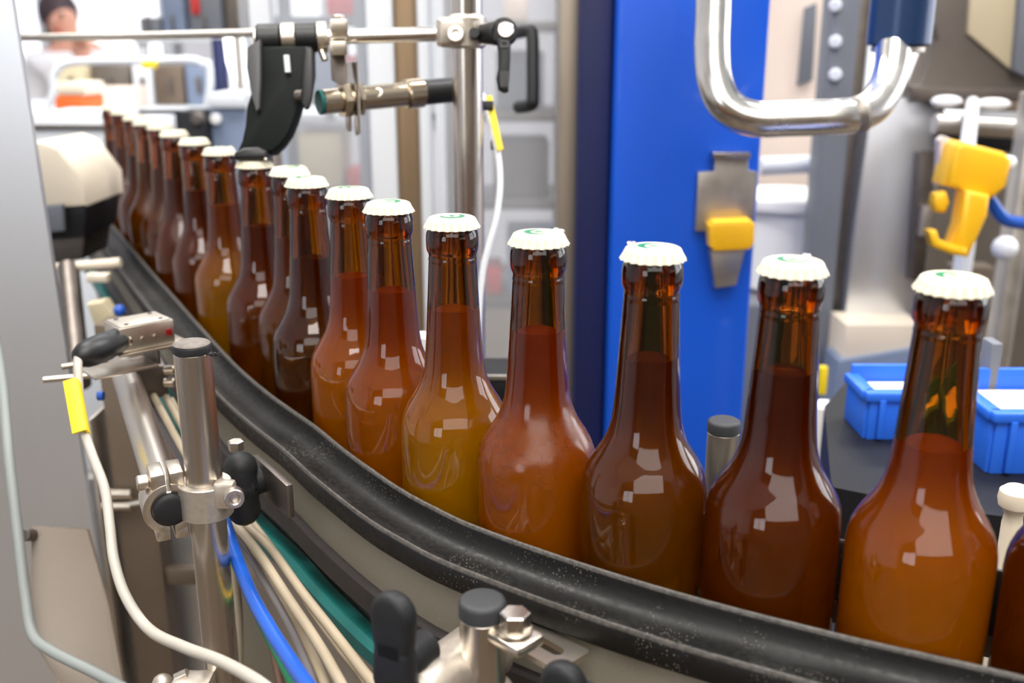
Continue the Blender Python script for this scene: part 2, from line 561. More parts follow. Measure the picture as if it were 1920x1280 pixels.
def inner_r(z):
    for (r0, z0), (r1, z1) in zip(inner[4:-1], inner[5:]):
        if z0 <= z <= z1:
            return r0 + (r1 - r0) * (z - z0) / (z1 - z0)
    return 29.0


def smooth_profile(pr, k=3):
    pts = [Vector((r, h, 0)) for r, h in pr]
    return [(max(0, p.x), p.y) for p in spline(pts, k)]


def glass_mesh():
    mb = MB()
    mb.lathe(outer + list(reversed(inner)), Vector((0, 0, 0)), Z_, 64)
    return mb


def beer_mesh(level):
    top = BH - level
    pr = [(0, 7.4), (20, 7.1), (26.25, 7.9), (28.47, 10.95), (29.08, 16)]
    for r, z in inner[5:]:
        if z < top - 1.5:
            pr.append((r + 0.08, z))
    rt = inner_r(top)
    pr += [(rt + 0.08, top), (rt - 0.5, top - 0.25), (rt - 1.6, top - 0.8), (0, top - 0.9)]
    return MB().lathe(pr, Vector((0, 0, 0)), Z_, 56)


def cap_mesh():
    """crown cap: slightly domed top, shoulder, skirt flaring into 21 flutes; hollow below"""
    n = 168
    prof = [(0, 0.0, 0), (6, -0.02, 0), (9.5, -0.12, 0), (11.3, -0.35, 0), (12.4, -0.9, 0), (13.0, -1.8, 0.05), (13.4, -2.9, 0.25), (13.9, -4.0, 0.5), (14.35, -5.0, 0.75), (14.75, -5.7, 0.9), (14.8, -6.0, 0.9),
            (14.4, -6.0, 0.9), (13.6, -4.6, 0.5), (12.6, -3.0, 0.1), (12.45, -1.5, 0), (0, -1.3, 0)]
    v, f, rows = [], [], []
    for r, h, a in prof:
        if r == 0:
            rows.append([len(v)]); v.append((0, 0, (BH + h) * MM)); continue
        rows.append(list(range(len(v), len(v) + n)))
        for i in range(n):
            t = 2 * pi * i / n
            w = cos(21 * t)
            rr = r + a * (0.85 * w - 0.3)
            v.append((rr * cos(t) * MM, rr * sin(t) * MM, (BH + h) * MM))
    for A, B in zip(rows[:-1], rows[1:]):
        for i in range(n):
            j = (i + 1) % n
            q = tuple(dict.fromkeys((A[i % len(A)], A[j % len(A)], B[j % len(B)], B[i % len(B)])))
            if len(q) > 2:
                f.append(q)
    return MB().add(v, f)


def print_mesh():
    """green crescent printed round the middle of the cap, with a small leaf"""
    v, f = [], []
    n = 40
    z0 = (BH + 0.03) * MM
    a0, a1 = radians(-20), radians(230)
    for k in range(n + 1):
        t = a0 + (a1 - a0) * k / n
        w = 3.2 * sin(pi * k / n) ** 0.6 + 0.15
        for r in (5.6 - w / 2, 5.6 + w / 2):
            for dzz in (-0.0001, 0.00003):
                v.append((r * cos(t) * MM, r * sin(t) * MM, z0 + dzz))
    for k in range(n):
        a, b = k * 4, k * 4 + 4
        f += [(a + 1, a + 3, b + 3, b + 1), (a, b, b + 2, a + 2), (a, a + 1, b + 1, b), (a + 2, b + 2, b + 3, a + 3)]
    f += [(0, 2, 3, 1), (n * 4, n * 4 + 1, n * 4 + 3, n * 4 + 2)]
    mb = MB().add(v, f)
    mb.prism([(0, -2.6), (1.3, -0.8), (1.5, 0.8), (0, 2.8), (-1.5, 0.8), (-1.3, -0.8)], (X_, Y_, Z_), (0, 0, z0), 0.2)
    return mb


def mesh_only(mb, name, m, sharp=40):
    o = mb.build(name, m, None, sharp)
    me = o.data
    off = o.location.copy()
    me.transform(Matrix.Translation(off))
    bpy.data.objects.remove(o)
    return me


ME = {'glass': mesh_only(glass_mesh(), 'bottle_glass', M['glass'], 50), 'cap': mesh_only(cap_mesh(), 'crown_cap', M['cap'], 60), 'print': mesh_only(print_mesh(), 'cap_print', M['print'])}
ME_BEER = {}

# (label, beer kind, fill level mm below the cap top, wet shoulder, cap turn, drops on the cap)
BLAB = [
    ('glowing orange beer bottle with a low fill line, the last full bottle at the right', 'orange', 70, False, 0.6, []),
    ('dark red brown beer bottle directly left of the glowing orange bottle', 'red', 49, False, 2.0, [(8, 9)]),
    ('brown beer bottle standing right in front of the bright blue column', 'brown', 52, False, 0.9, [(-9, 8)]),
    ('amber beer bottle with a misted sweaty shoulder and a big drop on its cap', 'amber', 49, True, 1.5, [(9, 7), (11, 3)]),
    ('golden yellow beer bottle in the middle of the row, left of the misted one', 'gold', 50, False, 3.4, []),
    ('amber brown beer bottle directly left of the golden one', 'amber', 52, False, 5.1, []),
    ('orange brown beer bottle, second to the left of the golden one', 'orange', 56, False, 0.2, []),
    ('dark clear beer bottle, third to the left of the golden one', 'dark', 55, False, 1.1, []),
    ('half hidden beer bottle set back from the row, left of the dark clear one', 'brown', 52, False, 4.2, [(8, 6)]),
    ('red brown beer bottle under the black press shoe', 'red', 52, False, 2.2, []),
    ('olive gold beer bottle just left of the black press shoe', 'olive', 50, False, 2.9, [(9, 3)]),
    ('blurred brown beer bottle next behind the olive gold one', 'red', 50, False, 0.3, []),
    ('blurred beer bottle second behind the olive gold one', 'red', 50, False, 0.8, []),
    ('blurred beer bottle third behind the olive gold one', 'brown', 50, False, 1.9, []),
    ('blurred beer bottle fourth behind the olive gold one', 'brown', 50, False, 4.9, []),
    ('blurred beer bottle fifth behind the olive gold one', 'red', 50, False, 3.9, []),
    ('blurred beer bottle at the far left end of the row, last but one', 'brown', 50, False, 2.5, []),
]
ALLB = list(zip(BOT, BLAB))
ALLB.append(((232.0, 364.0), ('dark beer bottle cut off by the right edge, only its shoulder in view', 'red', 50, False, 0.5, [])))
ALLB.append(((-585.0, 1500.0), ('farthest blurred beer bottle at the very end of the row', 'red', 50, False, 0.1, [])))


def child(name, me, parent, m=None):
    o = bpy.data.objects.new(name, me)
    C.objects.link(o)
    o.parent = parent
    if m is not None:
        o.material_slots[0].link = 'OBJECT'
        o.material_slots[0].material = m
    return o


for (bx, by), (lab, kind, lev, wet, turn, drops) in ALLB:
    bx, by = clear_of_rail(bx, by)
    t = thing('beer_bottle', lab, 'bottle', P(bx, by, BELT), 'beer bottles on the conveyor')
    child('bottle_glass', ME['glass'], t, M['glass_wet'] if wet else None)
    if lev not in ME_BEER:
        ME_BEER[lev] = mesh_only(beer_mesh(lev), 'beer', BEER['orange'], 50)
    child('beer', ME_BEER[lev], t, BEER[kind])
    cp = child('crown_cap', ME['cap'], t)
    cp.rotation_euler.z = turn
    child('cap_print', ME['print'], cp)
    for dx, dy in drops:
        mb = MB().sphere((0, 0, 0), 2.0, 14, (1.25, 1, 0.55))
        d = mesh_only(mb, 'water_drop', M['drop'])
        w = child('water_drop', d, cp)
        q = Matrix.Rotation(-turn, 3, 'Z') @ Vector((dx, dy, 0))
        w.location = (q.x * MM, q.y * MM, (BH - 0.2) * MM)

# ================================================================ conveyor and guide rails
rail_prof = [(0, -34), (0, -2), (0.8, 0), (2.0, 0.4), (2.7, -0.3), (3.0, -2.4), (3.4, -5.4), (4.4, -8.2), (6.4, -10.4), (9.5, -11.7), (13.5, -12.0), (17.5, -11.4), (21.5, -10.6), (23.4, -10.8), (24.4, -12.4), (24.4, -23.5), (23.2, -25), (14, -25.4), (9, -34)]
gr = thing('guide_rail', 'curved black plastic guide rail in front of the bottles with a hollow top', 'guide rail', P(0, 450, LIPH + 90), 'conveyor guide rails')
MB().sweep(rail_prof, lip).build('rail_profile', M['rail'], gr, 40)
o = MB().sweep([(0.2, -1.6), (0.5, 0.15), (1.2, 0.7), (2.0, 0.85), (2.7, 0.3), (2.9, -1.2), (1.5, -1.6)], lip).build('rail_lip', M['rail_lip'], gr, 50)
o['label'] = 'worn grey inner lip of the rail with its highlight painted in'
o = MB().sweep([(22.6, -11.2), (22.9, -10.4), (23.8, -10.5), (24.5, -11.6), (24.4, -12.6)], lip).build('rail_edge', M['rail_lip'], gr, 50)
o['label'] = 'worn grey outer edge of the rail with its highlight painted in'
o = MB().sweep([(14, -25), (19.5, -25), (19.5, -54), (14, -54)], lip).build('side_plate', M['plate_grey'], gr)
o['label'] = 'grey beige flat plate under the black rail'
MB().sweep([(12, -54.2), (22.5, -54.2), (24, -56), (24, -70), (22, -72), (12, -72)], lip).build('wear_strip', M['strip_dark'], gr)

inner_lip = []
for i, p in enumerate(lip):
    d = (lip[min(i + 1, len(lip) - 1)] - lip[max(i - 1, 0)]).normalized()
    n = Vector((-d.y, d.x, 0)).normalized()
    inner_lip.append(p - n * 0.084)
gi = thing('guide_rail', 'black guide rail behind the bottles, mostly hidden by them', 'guide rail', P(60, 520, LIPH + 80), 'conveyor guide rails')
MB().sweep([(-a, h) for a, h in rail_prof], inner_lip).build('rail_profile', M['rail'], gi, 40)
MB().sweep([(-14, -25), (-19.5, -25), (-19.5, -54), (-14, -54)], inner_lip).build('side_plate', M['plate_grey'], gi)

cv = thing('conveyor', 'curved bottle conveyor with dark chain and teal edge strip under the guide rail', 'conveyor', P(-50, 560, 1416))
MB().sweep([(8, -(BELT - LIPH)), (-88, -(BELT - LIPH)), (-88, -(BELT - LIPH) - 6), (8, -(BELT - LIPH) - 6)], lip).build('chain', M['chain'], cv)
MB().sweep([(14, -88), (24, -86), (28, -89), (28, -98), (25, -101), (14, -101)], lip).build('edge_strip', M['teal'], cv)
o = MB().sweep([(12, -84), (12, -190), (9, -190), (9, -84)], lip).build('side_sheet', M['steel_soft'], cv)
MB().sweep([(-78, -84), (-78, -190), (-75, -190), (-75, -84)], lip).build('side_sheet', M['steel_soft'], cv)
MB().sweep([(8, -88), (-74, -88), (-74, -150), (8, -150)], lip).build('frame_beam', M['dark_machine'], cv)
for (x, y) in ((120, 430), (-120, 680), (-430, 1260)):
    MB().cyl(P(x, y, 386), P(x, y, 1404), 20, n=20).cyl(P(x, y, 1416), P(x, y, 1402), 38, 24, n=24).build('leg', M['steel_soft'], cv)


# ================================================================ posts and clamps in front of the rail
def post(name, lab, px, py, z, r, below, capm, group=None, caph=7, worn=False):
    top = at(px, py, z)
    below = top.z / MM - 2
    t = thing(name, lab, 'post', top - Z_ * below * MM, group)
    MB().cyl(top - Z_ * below * MM, top - Z_ * caph * MM, r, n=40, bev=0.6).build('tube', M['steel'], t, 40)
    mb = MB().lathe([(0, -caph - 6), (r - 1.6, -caph - 6), (r - 1.6, -caph + 0.05), (r + 0.25, -caph + 0.1), (r + 0.3, -2.2), (r - 0.2, -0.9), (r - 1.4, -0.15), (r - 2.4, 0), (0, 0)], top, Z_, 40)
    cp = mb.build('end_cap', capm, t, 50)
    if worn:
        tp_ = MB().lathe([(0, 0.02), (r - 1.2, 0.02), (r - 0.9, -0.25), (r - 2.2, -0.4), (0, -0.4)], top, Z_, 40)
        tp_.lathe([(r - 1.2, 0.02), (r - 0.2, -0.75), (r - 0.35, -0.9), (r - 1.4, -0.2), (r - 1.2, 0.02)], top, Z_, 40)
        o_ = tp_.build('worn_top', M['worn_cap'], cp, 60)
        cp['label'] = 'worn grey topped black end cap'
        d = MB()
        for k in range(5):
            q = top + Vector(((r + 0.5 + k * 1.1) * MM, (-4 + k * 0.6) * MM, (-5.2 - 0.8 * (k % 2)) * MM))
            d.sphere(q, 1.2 - 0.12 * k, 8, (1.4, 0.8, 0.6))
        d.build('plastic_burr', M['black_soft'], t)
    return t, top


PR = 9.6
p1, p1top = post('support_post', 'upright steel post with a worn black end cap in front of the rail, left foreground', 359, 641, 520, PR, 470, M['black_soft'], 'steel support posts', 5, True)
p2, p2top = post('support_post', 'short steel post with a clean grey black cap, bottom centre', 904, 1121, 432, 10.0, 330, M['cap_grey'], 'steel support posts', 8)
p3, p3top = post('support_post', 'short steel post with black cap behind the bottles, before the blue column', 1358, 786, 632, 10.0, 330, M['cap_grey'], 'steel support posts', 8)

# black edge on the worn cap
t1x, t1y = p1top.x / MM, p1top.y / MM


def h_at(py, Y):
    b_ = (640 - py) / F
    t_ = Y / (CT + b_ * ST)
    return (ST - b_ * CT) * t_


# the level tube running along the conveyor and the cross clamp on the worn post
TA = at(321, 957, 536)
TBv = at(232, 718, 775)
TBv.z = TA.z + 0.004
hd = (TBv - TA).normalized()
tb = thing('support_tube', 'level steel tube with black end plug pointing at the viewer, held by the cross clamp', 'tube', TA)
MB().cyl(TA + hd * 0.003, TBv, 9.6, n=36, bev=0.4).build('tube', M['steel_plain'], tb, 40)
MB().lathe([(0, -1.2), (6.5, -1.0), (8.6, -0.1), (9.0, 0.8), (9.0, 9), (0, 9)], TA, hd, 36).build('end_plug', M['black_soft'], tb, 50)

hx, hy, hz = frame_of(hd)                               # hx level across the tube, hy up, hz along it
if hx.x < 0:
    hx = -hx
cc = thing('cross_clamp', 'silver split cross clamp joining the worn post and the level tube', 'clamp', TA - Z_ * 0.02)


def split_collar(mb, o, ax, ux, uy, ri, ro, w, gap, lug):
    """ring split above and below with square lugs, w wide along ax"""
    for s in (1, -1):
        pts_o, pts_i = [], []
        a0 = math.asin(gap / 2 / ro)
        for k in range(17):
            a = pi / 2 - a0 - (pi - 2 * a0) * k / 16
            pts_o.append((s * ro * cos(a), ro * sin(a)))
        a0i = math.asin(gap / 2 / ri)
        for k in range(17):
            a = -pi / 2 + a0i + (pi - 2 * a0i) * k / 16
            pts_i.append((s * ri * cos(a), ri * sin(a)))
        poly = pts_o + pts_i
        if s < 0:
            poly = list(reversed(poly))
        mb.prism(poly, (ux, uy, ax), o, w, 0.5)
        mb.box(o + ux * s * (gap / 2 + lug[0] / 2) * MM + uy * (ro + lug[1] / 2 - 2.5) * MM, (lug[0], w * 0.96, lug[1]), (ux, ax, uy), 1.0)
        mb.box(o + ux * s * (gap / 2 + lug[0] / 2) * MM - uy * (ro + lug[1] / 2 - 3.5) * MM, (lug[0], w * 0.96, lug[1] * 0.8), (ux, ax, uy), 1.0)


mb = MB()
split_collar(mb, TA + hd * 0.012, hd, hx, hy, 9.8, 14.2, 20, 2.2, (7.4, 8.5))
mb.build('split_collar', M['steel_warm'], cc)
mb = MB().cyl(TA + hd * 0.012 - hx * 0.0148 + hy * 0.0135, TA + hd * 0.012 - hx * 0.0085 + hy * 0.0135, 4.2, n=20, bev=0.8)
mb.build('clamp_bolt', M['steel_warm'], cc)
PCh = h_at(932, t1y)
pc = P(t1x, t1y, PCh)
mb = MB().lathe([(PR + 0.15, -9.5), (13.4, -9.5), (13.9, -9), (13.9, 9), (13.4, 9.5), (PR + 0.15, 9.5), (PR + 0.15, -9.5)], pc, Z_, 40)
mb.box((pc + TA + hd * 0.012) / 2, (10, 14, 15), (hx, hd, hy), 1.5)
mb.build('post_collar', M['steel_cast'], cc)
bd = Vector((0.35, -0.93, 0.05)).normalized()
bo = at(440, 936, 528)
lugc = bo - bd * 0.006
MB().box(lugc - bd * 0.002 - X_ * 0.004, (11, 8, 15), (X_, Y_, Z_), 2).build('bolt_lug', M['steel_cast'], cc)
sb = MB().lathe([(0, -7), (4.9, -7), (5.3, -6.4), (5.3, -0.6), (4.8, 0), (3.3, 0), (2.7, -0.6), (2.7, -3.5), (0, -3.5)], bo, bd, 28)
sb.build('socket_bolt', M['steel'], cc, 30)

# stub of the post bracket to the conveyor: plate with black clamp knob against the grey side plate
kb = thing('wing_screw', 'black wing screw on a flat steel bar, behind the worn post', 'screw', at(465, 905, 580) - Z_ * 0.03, 'black wing screws')
ko = at(466, 908, 585)
kd = Vector((0.75, 0.62, 0.1)).normalized()
mb = MB().lathe([(0, -9), (8.5, -9), (10.5, -7.5), (10.5, -1), (8, 1), (7.5, 12), (7.5, 15), (0, 15)], ko, kd, 28)
mb.build('knob_hub', M['black_soft'], kb)
mb = MB()
for s_, hh in ((1, 12), (-1, 14)):
    e = ko + Z_ * s_ * hh * MM - kd * 0.004
    path = [ko - kd * 0.004, ko + Z_ * s_ * hh * 0.5 * MM - kd * 0.005, e]
    mb.tube(spline(path, 5), 10.5, 18, True, 9.5)
    mb.sphere(e, 9.6, 18)
mb.build('knob_wing', M['black_soft'], kb)
bar0, bar1 = at(455, 850, 600), at(545, 962, 545)
bd2 = (bar1 - bar0); bd2.z = 0; bd2.normalize()
bn = Vector((bd2.y, -bd2.x, 0))
mid = (at(540, 935, 560))
bar_c = mid - bd2 * 0.022
o = MB().box(bar_c, (52, 4, 20), (bd2, bn, Z_), 0.8).build('flat_bar', M['steel_dark'], kb)
o['label'] = 'grey flat steel bar'
hexa(at(443, 843, 598), Z_, 4.6, 6).build('hex_bolt', M['steel_warm'], kb)

# cross clamp, wing screws, slotted bracket at the bottom centre
x2, y2 = p2top.x / MM, p2top.y / MM
cl = thing('cross_clamp', 'pale cast cross clamp round the short post at the bottom edge', 'clamp', P(x2, y2, p2top.z and 300))
hC = h_at(1262, y2)
cA = at(800, 1262, 408)
cB = P(x2, y2, hC)
axd = (cB - cA); axd.z = 0; axd.normalize()
pz = Vector((axd.y, -axd.x, 0))                         # towards the viewer
mb = MB()
cB = cB - pz * 0.011
mb.cyl(cB - axd * 0.034, cB + axd * 0.020, 14.6, n=40, bev=2.0)
mb.cyl(P(x2, y2, 0) * 1 + Z_ * (cB.z - CZ - 0.03), P(x2, y2, 0) + Z_ * (cB.z - CZ - 0.006), 13.6, n=40, bev=1.5)
mb.build('clamp_body', M['steel_cast'], cl)
mb = MB().lathe([(0, 0), (6.2, 0), (6.8, 0.6), (6.8, 5), (0, 5)], cB - axd * 0.022 + pz * 0.0105 - Z_ * 0.006, (pz - Z_ * 0.25).normalized(), 28)
mb.build('bolt_recess', M['steel_dark'], cl)
MB().cyl(cB + axd * 0.020 - Z_ * 0.001, cB + axd * 0.024 - Z_ * 0.001, 10.2, n=32, bev=0.6).build('end_plug', M['black_soft'], cl)


def wing_knob(lab, px, py, z, lean, h=26.0, w=13.0):
    c0 = at(px, py, z)
    t = thing('wing_screw', lab, 'screw', c0 - Z_ * 0.03, 'black wing screws')
    ax = axd
    fx = Vector((lean[0], lean[1], 0)).normalized()
    # flat lobe standing up from the hub
    sec = []
    n = 18
    poly = []
    for k in range(n + 1):
        a = pi * k / n
        poly.append((w * cos(a), h - w + w * sin(a)))
    poly += [(-w * 0.92, h * 0.15), (-w * 0.75, -h * 0.25), (w * 0.75, -h * 0.25), (w * 0.92, h * 0.15)]
    side = fx
    thick = Vector((-fx.y, fx.x, 0))
    MB().prism(poly, (side, Z_, thick), c0, 9, 3.0).build('knob_wing', M['black_soft'], t, 60)
    lower = [(a, -b) for a, b in poly]
    MB().prism(list(reversed(lower)), (side, Z_, thick), c0, 9, 3.0).build('knob_wing', M['black_soft'], t, 60)
    MB().lathe([(0, -2), (7, -2), (8.5, 0), (8.5, 6), (7.5, 12), (7.5, 16), (0, 16)], c0 + ax * 0.004 - Z_ * 0.010, ax, 28).build('knob_hub', M['black_soft'], t, 60)
    return t


wing_knob('black wing screw with upright lobe left of the short capped post, bottom centre', 740, 1212, 415, (0.86, -0.5), 25, 10)
wing_knob('black wing screw cut off by the bottom edge, right of the short capped post', 1056, 1312, 400, (0.86, -0.5), 17, 9.5)

br = thing('slotted_bracket', 'flat slotted steel bracket with a hex bolt, right of the short capped post', 'bracket', at(1000, 1200, 425) - Z_ * 0.01)
s0, s1 = onh(955, 1170, 262), onh(1078, 1238, 262)
sdx = (s1 - s0).normalized()
sdy = Vector((-sdx.y, sdx.x, 0))
sl = (s1 - s0).length / MM
W = 11.0


def rounded(x0, x1, hw, r, n=5):
    pts = []
    for cx, cy, a0 in ((x1 - r, hw - r, 0), (x0 + r, hw - r, pi / 2), (x0 + r, -hw + r, pi), (x1 - r, -hw + r, 1.5 * pi)):
        for k in range(n + 1):
            a = a0 + pi / 2 * k / n
            pts.append((cx + r * cos(a), cy + r * sin(a)))
    return pts


def plate_with_slot(mb, o, ax, ay, az, outer_pts, slot_pts, t):
    b = bmesh.new()
    def ring(pts):
        vs = [b.verts.new((p[0] * MM, p[1] * MM, 0)) for p in pts]
        return [b.edges.new((vs[i], vs[(i + 1) % len(vs)])) for i in range(len(vs))]
    es = ring(outer_pts) + ring(slot_pts)
    bmesh.ops.triangle_fill(b, edges=es, use_beauty=True)
    e = bmesh.ops.extrude_face_region(b, geom=list(b.faces))
    for q in e['geom']:
        if isinstance(q, bmesh.types.BMVert):
            q.co.z -= t * MM
    for v in b.verts:
        q = v.co
        v.co = o + ax * q.x + ay * q.y + az * q.z
    mb.bm(b)


mb = MB()
plate_with_slot(mb, s0, sdx, sdy, Z_, rounded(-14, sl, W, 2.6), rounded(4, sl - 7.5, 3.2, 3.1), 3)
mb.build('plate', M['steel_warm'], br)
bc = at(966, 1176, 425)
MB().box(bc - Z_ * 0.005, (20, 17, 5.5), (sdx, sdy, Z_), 2.2).build('clamp_pad', M['steel_warm'], br)
MB().cyl(bc - Z_ * 0.002, bc, 7.6, n=28, bev=0.4).build('washer', M['steel_warm'], br)
hexa(bc, Z_, 6.6, 7.5).build('hex_bolt', M['steel'], br)


# ================================================================ sensor on the end of the level tube
sn = thing('photo_sensor', 'small boxy steel photo sensor with black plug above the level tube', 'sensor', at(265, 650, 700))
s_dir = (at(310, 598, 705) - at(230, 668, 690)); s_dir.z = 0; s_dir.normalize()
s_side = Vector((s_dir.y, -s_dir.x, 0))
sc = at(262, 622, 700)
MB().box(sc, (38, 28, 17), (s_dir, s_side, Z_), 0.9).build('sensor_body', M['steel_warm'], sn)
MB().box(sc + Z_ * 0.0088, (35, 26, 1.0), (s_dir, s_side, Z_), 0.4).build('lid', M['steel_cast'], sn)
mb = MB()
for a, b_ in ((12, 9), (12, -9), (-12, 9), (-12, -9)):
    mb.cyl(sc + s_dir * a * MM + s_side * b_ * MM + Z_ * 0.009, sc + s_dir * a * MM + s_side * b_ * MM + Z_ * 0.0099, 1.5, n=12)
mb.build('lid_screw', M['steel_dark'], sn)
o = MB().box(sc + s_dir * 0.0148 + s_side * 0.0142, (4, 0.8, 4.5), (s_dir, s_side, Z_), 0.3).build('lens', M['lens'], sn)
o['label'] = 'small red lens'
mb = MB()
for a in (5, -4):
    q = sc + s_dir * a * MM + s_side * 0.0137 - Z_ * 0.001
    mb.cyl(q, q + s_side * 0.0016, 1.4, n=12)
mb.build('side_screw', M['steel'], sn)
c0, c1 = at(238, 632, 690), at(143, 672, 655)
cd = (c1 - c0).normalized()
MB().cyl(c0 - cd * 0.003, c0 + cd * 0.006, 9.0, n=24, bev=0.8).build('plug_collar', M['nickel'], sn)
MB().lathe([(0, 0), (8.4, 0), (8.9, 1), (8.9, 11), (9.5, 12), (9.5, 24), (8.6, 30), (6, 35), (3.4, 37), (0, 37)], c0 + cd * 0.006, cd, 24).build('plug', M['black'], sn, 40)

sbk = thing('sensor_bracket', 'dark clamp block with bent steel plates under the photo sensor', 'bracket', at(280, 720, 740))
MB().box(sc - Z_ * 0.0100 + s_dir * 0.004, (50, 33, 2), (s_dir, s_side, Z_), 0.5).build('top_plate', M['steel_warm'], sbk)
MB().box(sc - Z_ * 0.021 - s_dir * 0.018 + s_side * 0.004, (44, 28, 2), (s_dir, s_side, Z_), 0.5).build('lower_plate', M['steel_warm'], sbk)
MB().box(sc - Z_ * 0.015 + s_dir * 0.006 + s_side * 0.002, (2, 24, 13), (s_dir, s_side, Z_), 0.4).build('web_plate', M['steel_dark'], sbk)
bk = at(272, 709, 745)
MB().box(bk, (28, 26, 24), (hx, hd, Z_), 1.2).build('clamp_block', M['steel_dark'], sbk)
mb = MB()
for yy in (694, 717):
    mb.cyl(at(308, yy, 726), at(328, yy - 1, 726), 3.4, n=16, bev=0.6)
mb.build('block_bolt', M['steel_warm'], sbk)
MB().cyl(at(80, 712, 700), at(180, 703, 712), 2.2, n=14, bev=0.5).build('pin', M['steel_warm'], sbk)
MB().cyl(at(115, 688, 730), at(140, 684, 735), 2.2, n=14).build('pin', M['steel_warm'], sbk)
MB().cyl(at(184, 742, 735), at(194, 742, 735), 3.4, n=14).build('blue_fitting', M['blue_hose'], sbk)


def cable(name, lab, pts, r, m, group=None, cat='cable', n=10):
    mb = MB().tube(spline(pts, 8), r, n)
    return tag(mb.build(name, m, None, 60), lab, cat, group)


end_plug = c0 + cd * 0.041
pts = [end_plug, at(146, 690, 650), at(148, 730, 644), at(153, 790, 632), at(172, 850, 615), at(196, 915, 598), (at(206, 985, 580)), at(214, 1050, 562), at(236, 1118, 540), at(280, 1180, 515), at(345, 1213, 488), at(420, 1242, 462), at(500, 1290, 430), at(545, 1350, 405), at(560, 1400, 392) - Z_ * 0.03, at(560, 1400, 392) - Z_ * 0.12, at(560, 1400, 392) - Z_ * 0.9]
sc_cable = cable('sensor_cable', 'pale grey cable drooping from the photo sensor plug, with a yellow tag', pts, 2.9, M['cable'])
# yellow tag on it
ta, tbv = at(134, 716, 640), at(152, 814, 622)
tdd = (tbv - ta).normalized()
tside = X_ - tdd * X_.dot(tdd); tside.normalize()
tn = tdd.cross(tside)


def on_child(mb, parent, name, m):
    ob = mb.build(name, m, None)
    ob.location = ob.location - parent.location
    ob.parent = parent
    return ob


mb = MB().box((ta + tbv) / 2 + tn * 0.0032, (8, (tbv - ta).length / MM, 1.6), (tside, tdd, tn), 0.3)
mb.box((ta + tbv) / 2 + tside * 0.004, (1.4, (tbv - ta).length / MM, 7), (tside, tdd, tn), 0.3)
o = on_child(mb, sc_cable, 'cable_tag', M['yellow'])
o['label'] = 'yellow cable tag'

# ================================================================ cable bundle under the rail
Z0 = 640


def zrun(py):
    return 760 - (py - 700) * 0.52


def run(pix, off=0):
    pts = [at(x, y, zrun(y) + off) for x, y in pix]
    d = (pts[-1] - pts[-2]).normalized()
    return pts + [pts[-1] + d * 0.05 - Z_ * 0.02, pts[-1] + d * 0.08 - Z_ * 0.16, pts[-1] + d * 0.08 - Z_ * 0.9]


cable('blue_hose', 'bright blue hose running down under the rail beside the worn post', run([(392, 925), (412, 958), (424, 985), (440, 1035), (470, 1112), (510, 1185), (552, 1250), (600, 1330)], -18), 3.7, M['blue_hose'], None, 'hose', 14)
cable('beige_cable', 'beige cable touching the right side of the blue hose', run([(288, 742), (352, 858), (424, 962), (480, 1030), (545, 1128), (590, 1196), (622, 1250), (660, 1330)], 0), 2.7, M['cable_beige'], 'beige cables under the rail')
cable('beige_cable', 'beige cable, rightmost of the bundle under the rail', run([(310, 742), (378, 862), (452, 972), (505, 1025), (563, 1105), (625, 1185), (675, 1250), (730, 1330)], 6), 2.7, M['cable_beige'], 'beige cables under the rail')
cable('beige_cable', 'beige cable in the middle of the bundle, forking down beside the blue hose', run([(284, 742), (346, 858), (440, 985), (500, 1080), (555, 1170), (592, 1240), (625, 1330)], 26), 2.5, M['cable_beige'], 'beige cables under the rail')
cable('beige_cable', 'thin beige cable along the top of the bundle, highest under the rail', run([(322, 748), (390, 862), (468, 970), (520, 1040), (580, 1140), (640, 1222), (690, 1290)], 40), 1.9, M['cable_beige'], 'beige cables under the rail')
cable('grey_cable', 'dark grey cable squeezed between blue hose and beige cables', run([(276, 745), (340, 862), (432, 990), (487, 1075), (530, 1150), (562, 1215), (600, 1320)], 18), 2.2, M['cable_grey'])
cable('brown_cable', 'brown cable running behind the level tube, left of the bundle', run([(262, 738), (326, 858), (410, 985), (465, 1090)], 52), 2.4, M['cable_brown'])
cable('beige_cable', 'single beige cable hanging straight down just right of the worn post', [at(432, 1020, 620), at(440, 1070, 610), at(447, 1150, 600), at(448, 1230, 590), at(444, 1320, 580)], 2.6, M['cable_beige'], 'beige cables under the rail')
gy = cable('earth_cable', 'green and yellow striped earth cable behind the blue hose', run([(432, 1040), (455, 1085), (490, 1165), (528, 1240), (565, 1320)], 34), 2.6, M['print'])
on_child(MB().tube(spline(run([(440, 1046), (463, 1092), (500, 1170), (538, 1242), (575, 1320)], 31), 8), 2.2, 10), gy, 'yellow_stripe', M['yellow_gun'])

# ================================================================ lower left: guard plate, rod, channel
lp = thing('guard_plate', 'brownish translucent plate with slanted corner, bottom left', 'plate', at(130, 1290, 720))
pl = [at(62, 985, 760), at(165, 992, 770), at(205, 1130, 750), at(236, 1300, 720), at(150, 1340, 700), at(58, 1190, 720)]


def slab(mb, pts, n, t):
    k = len(pts)
    v = [p + n * t * MM / 2 for p in pts] + [p - n * t * MM / 2 for p in pts]
    f = [tuple(range(k)), tuple(reversed(range(k, 2 * k)))] + [(i, (i + 1) % k, k + (i + 1) % k, k + i) for i in range(k)]
    return mb.add(v, f)


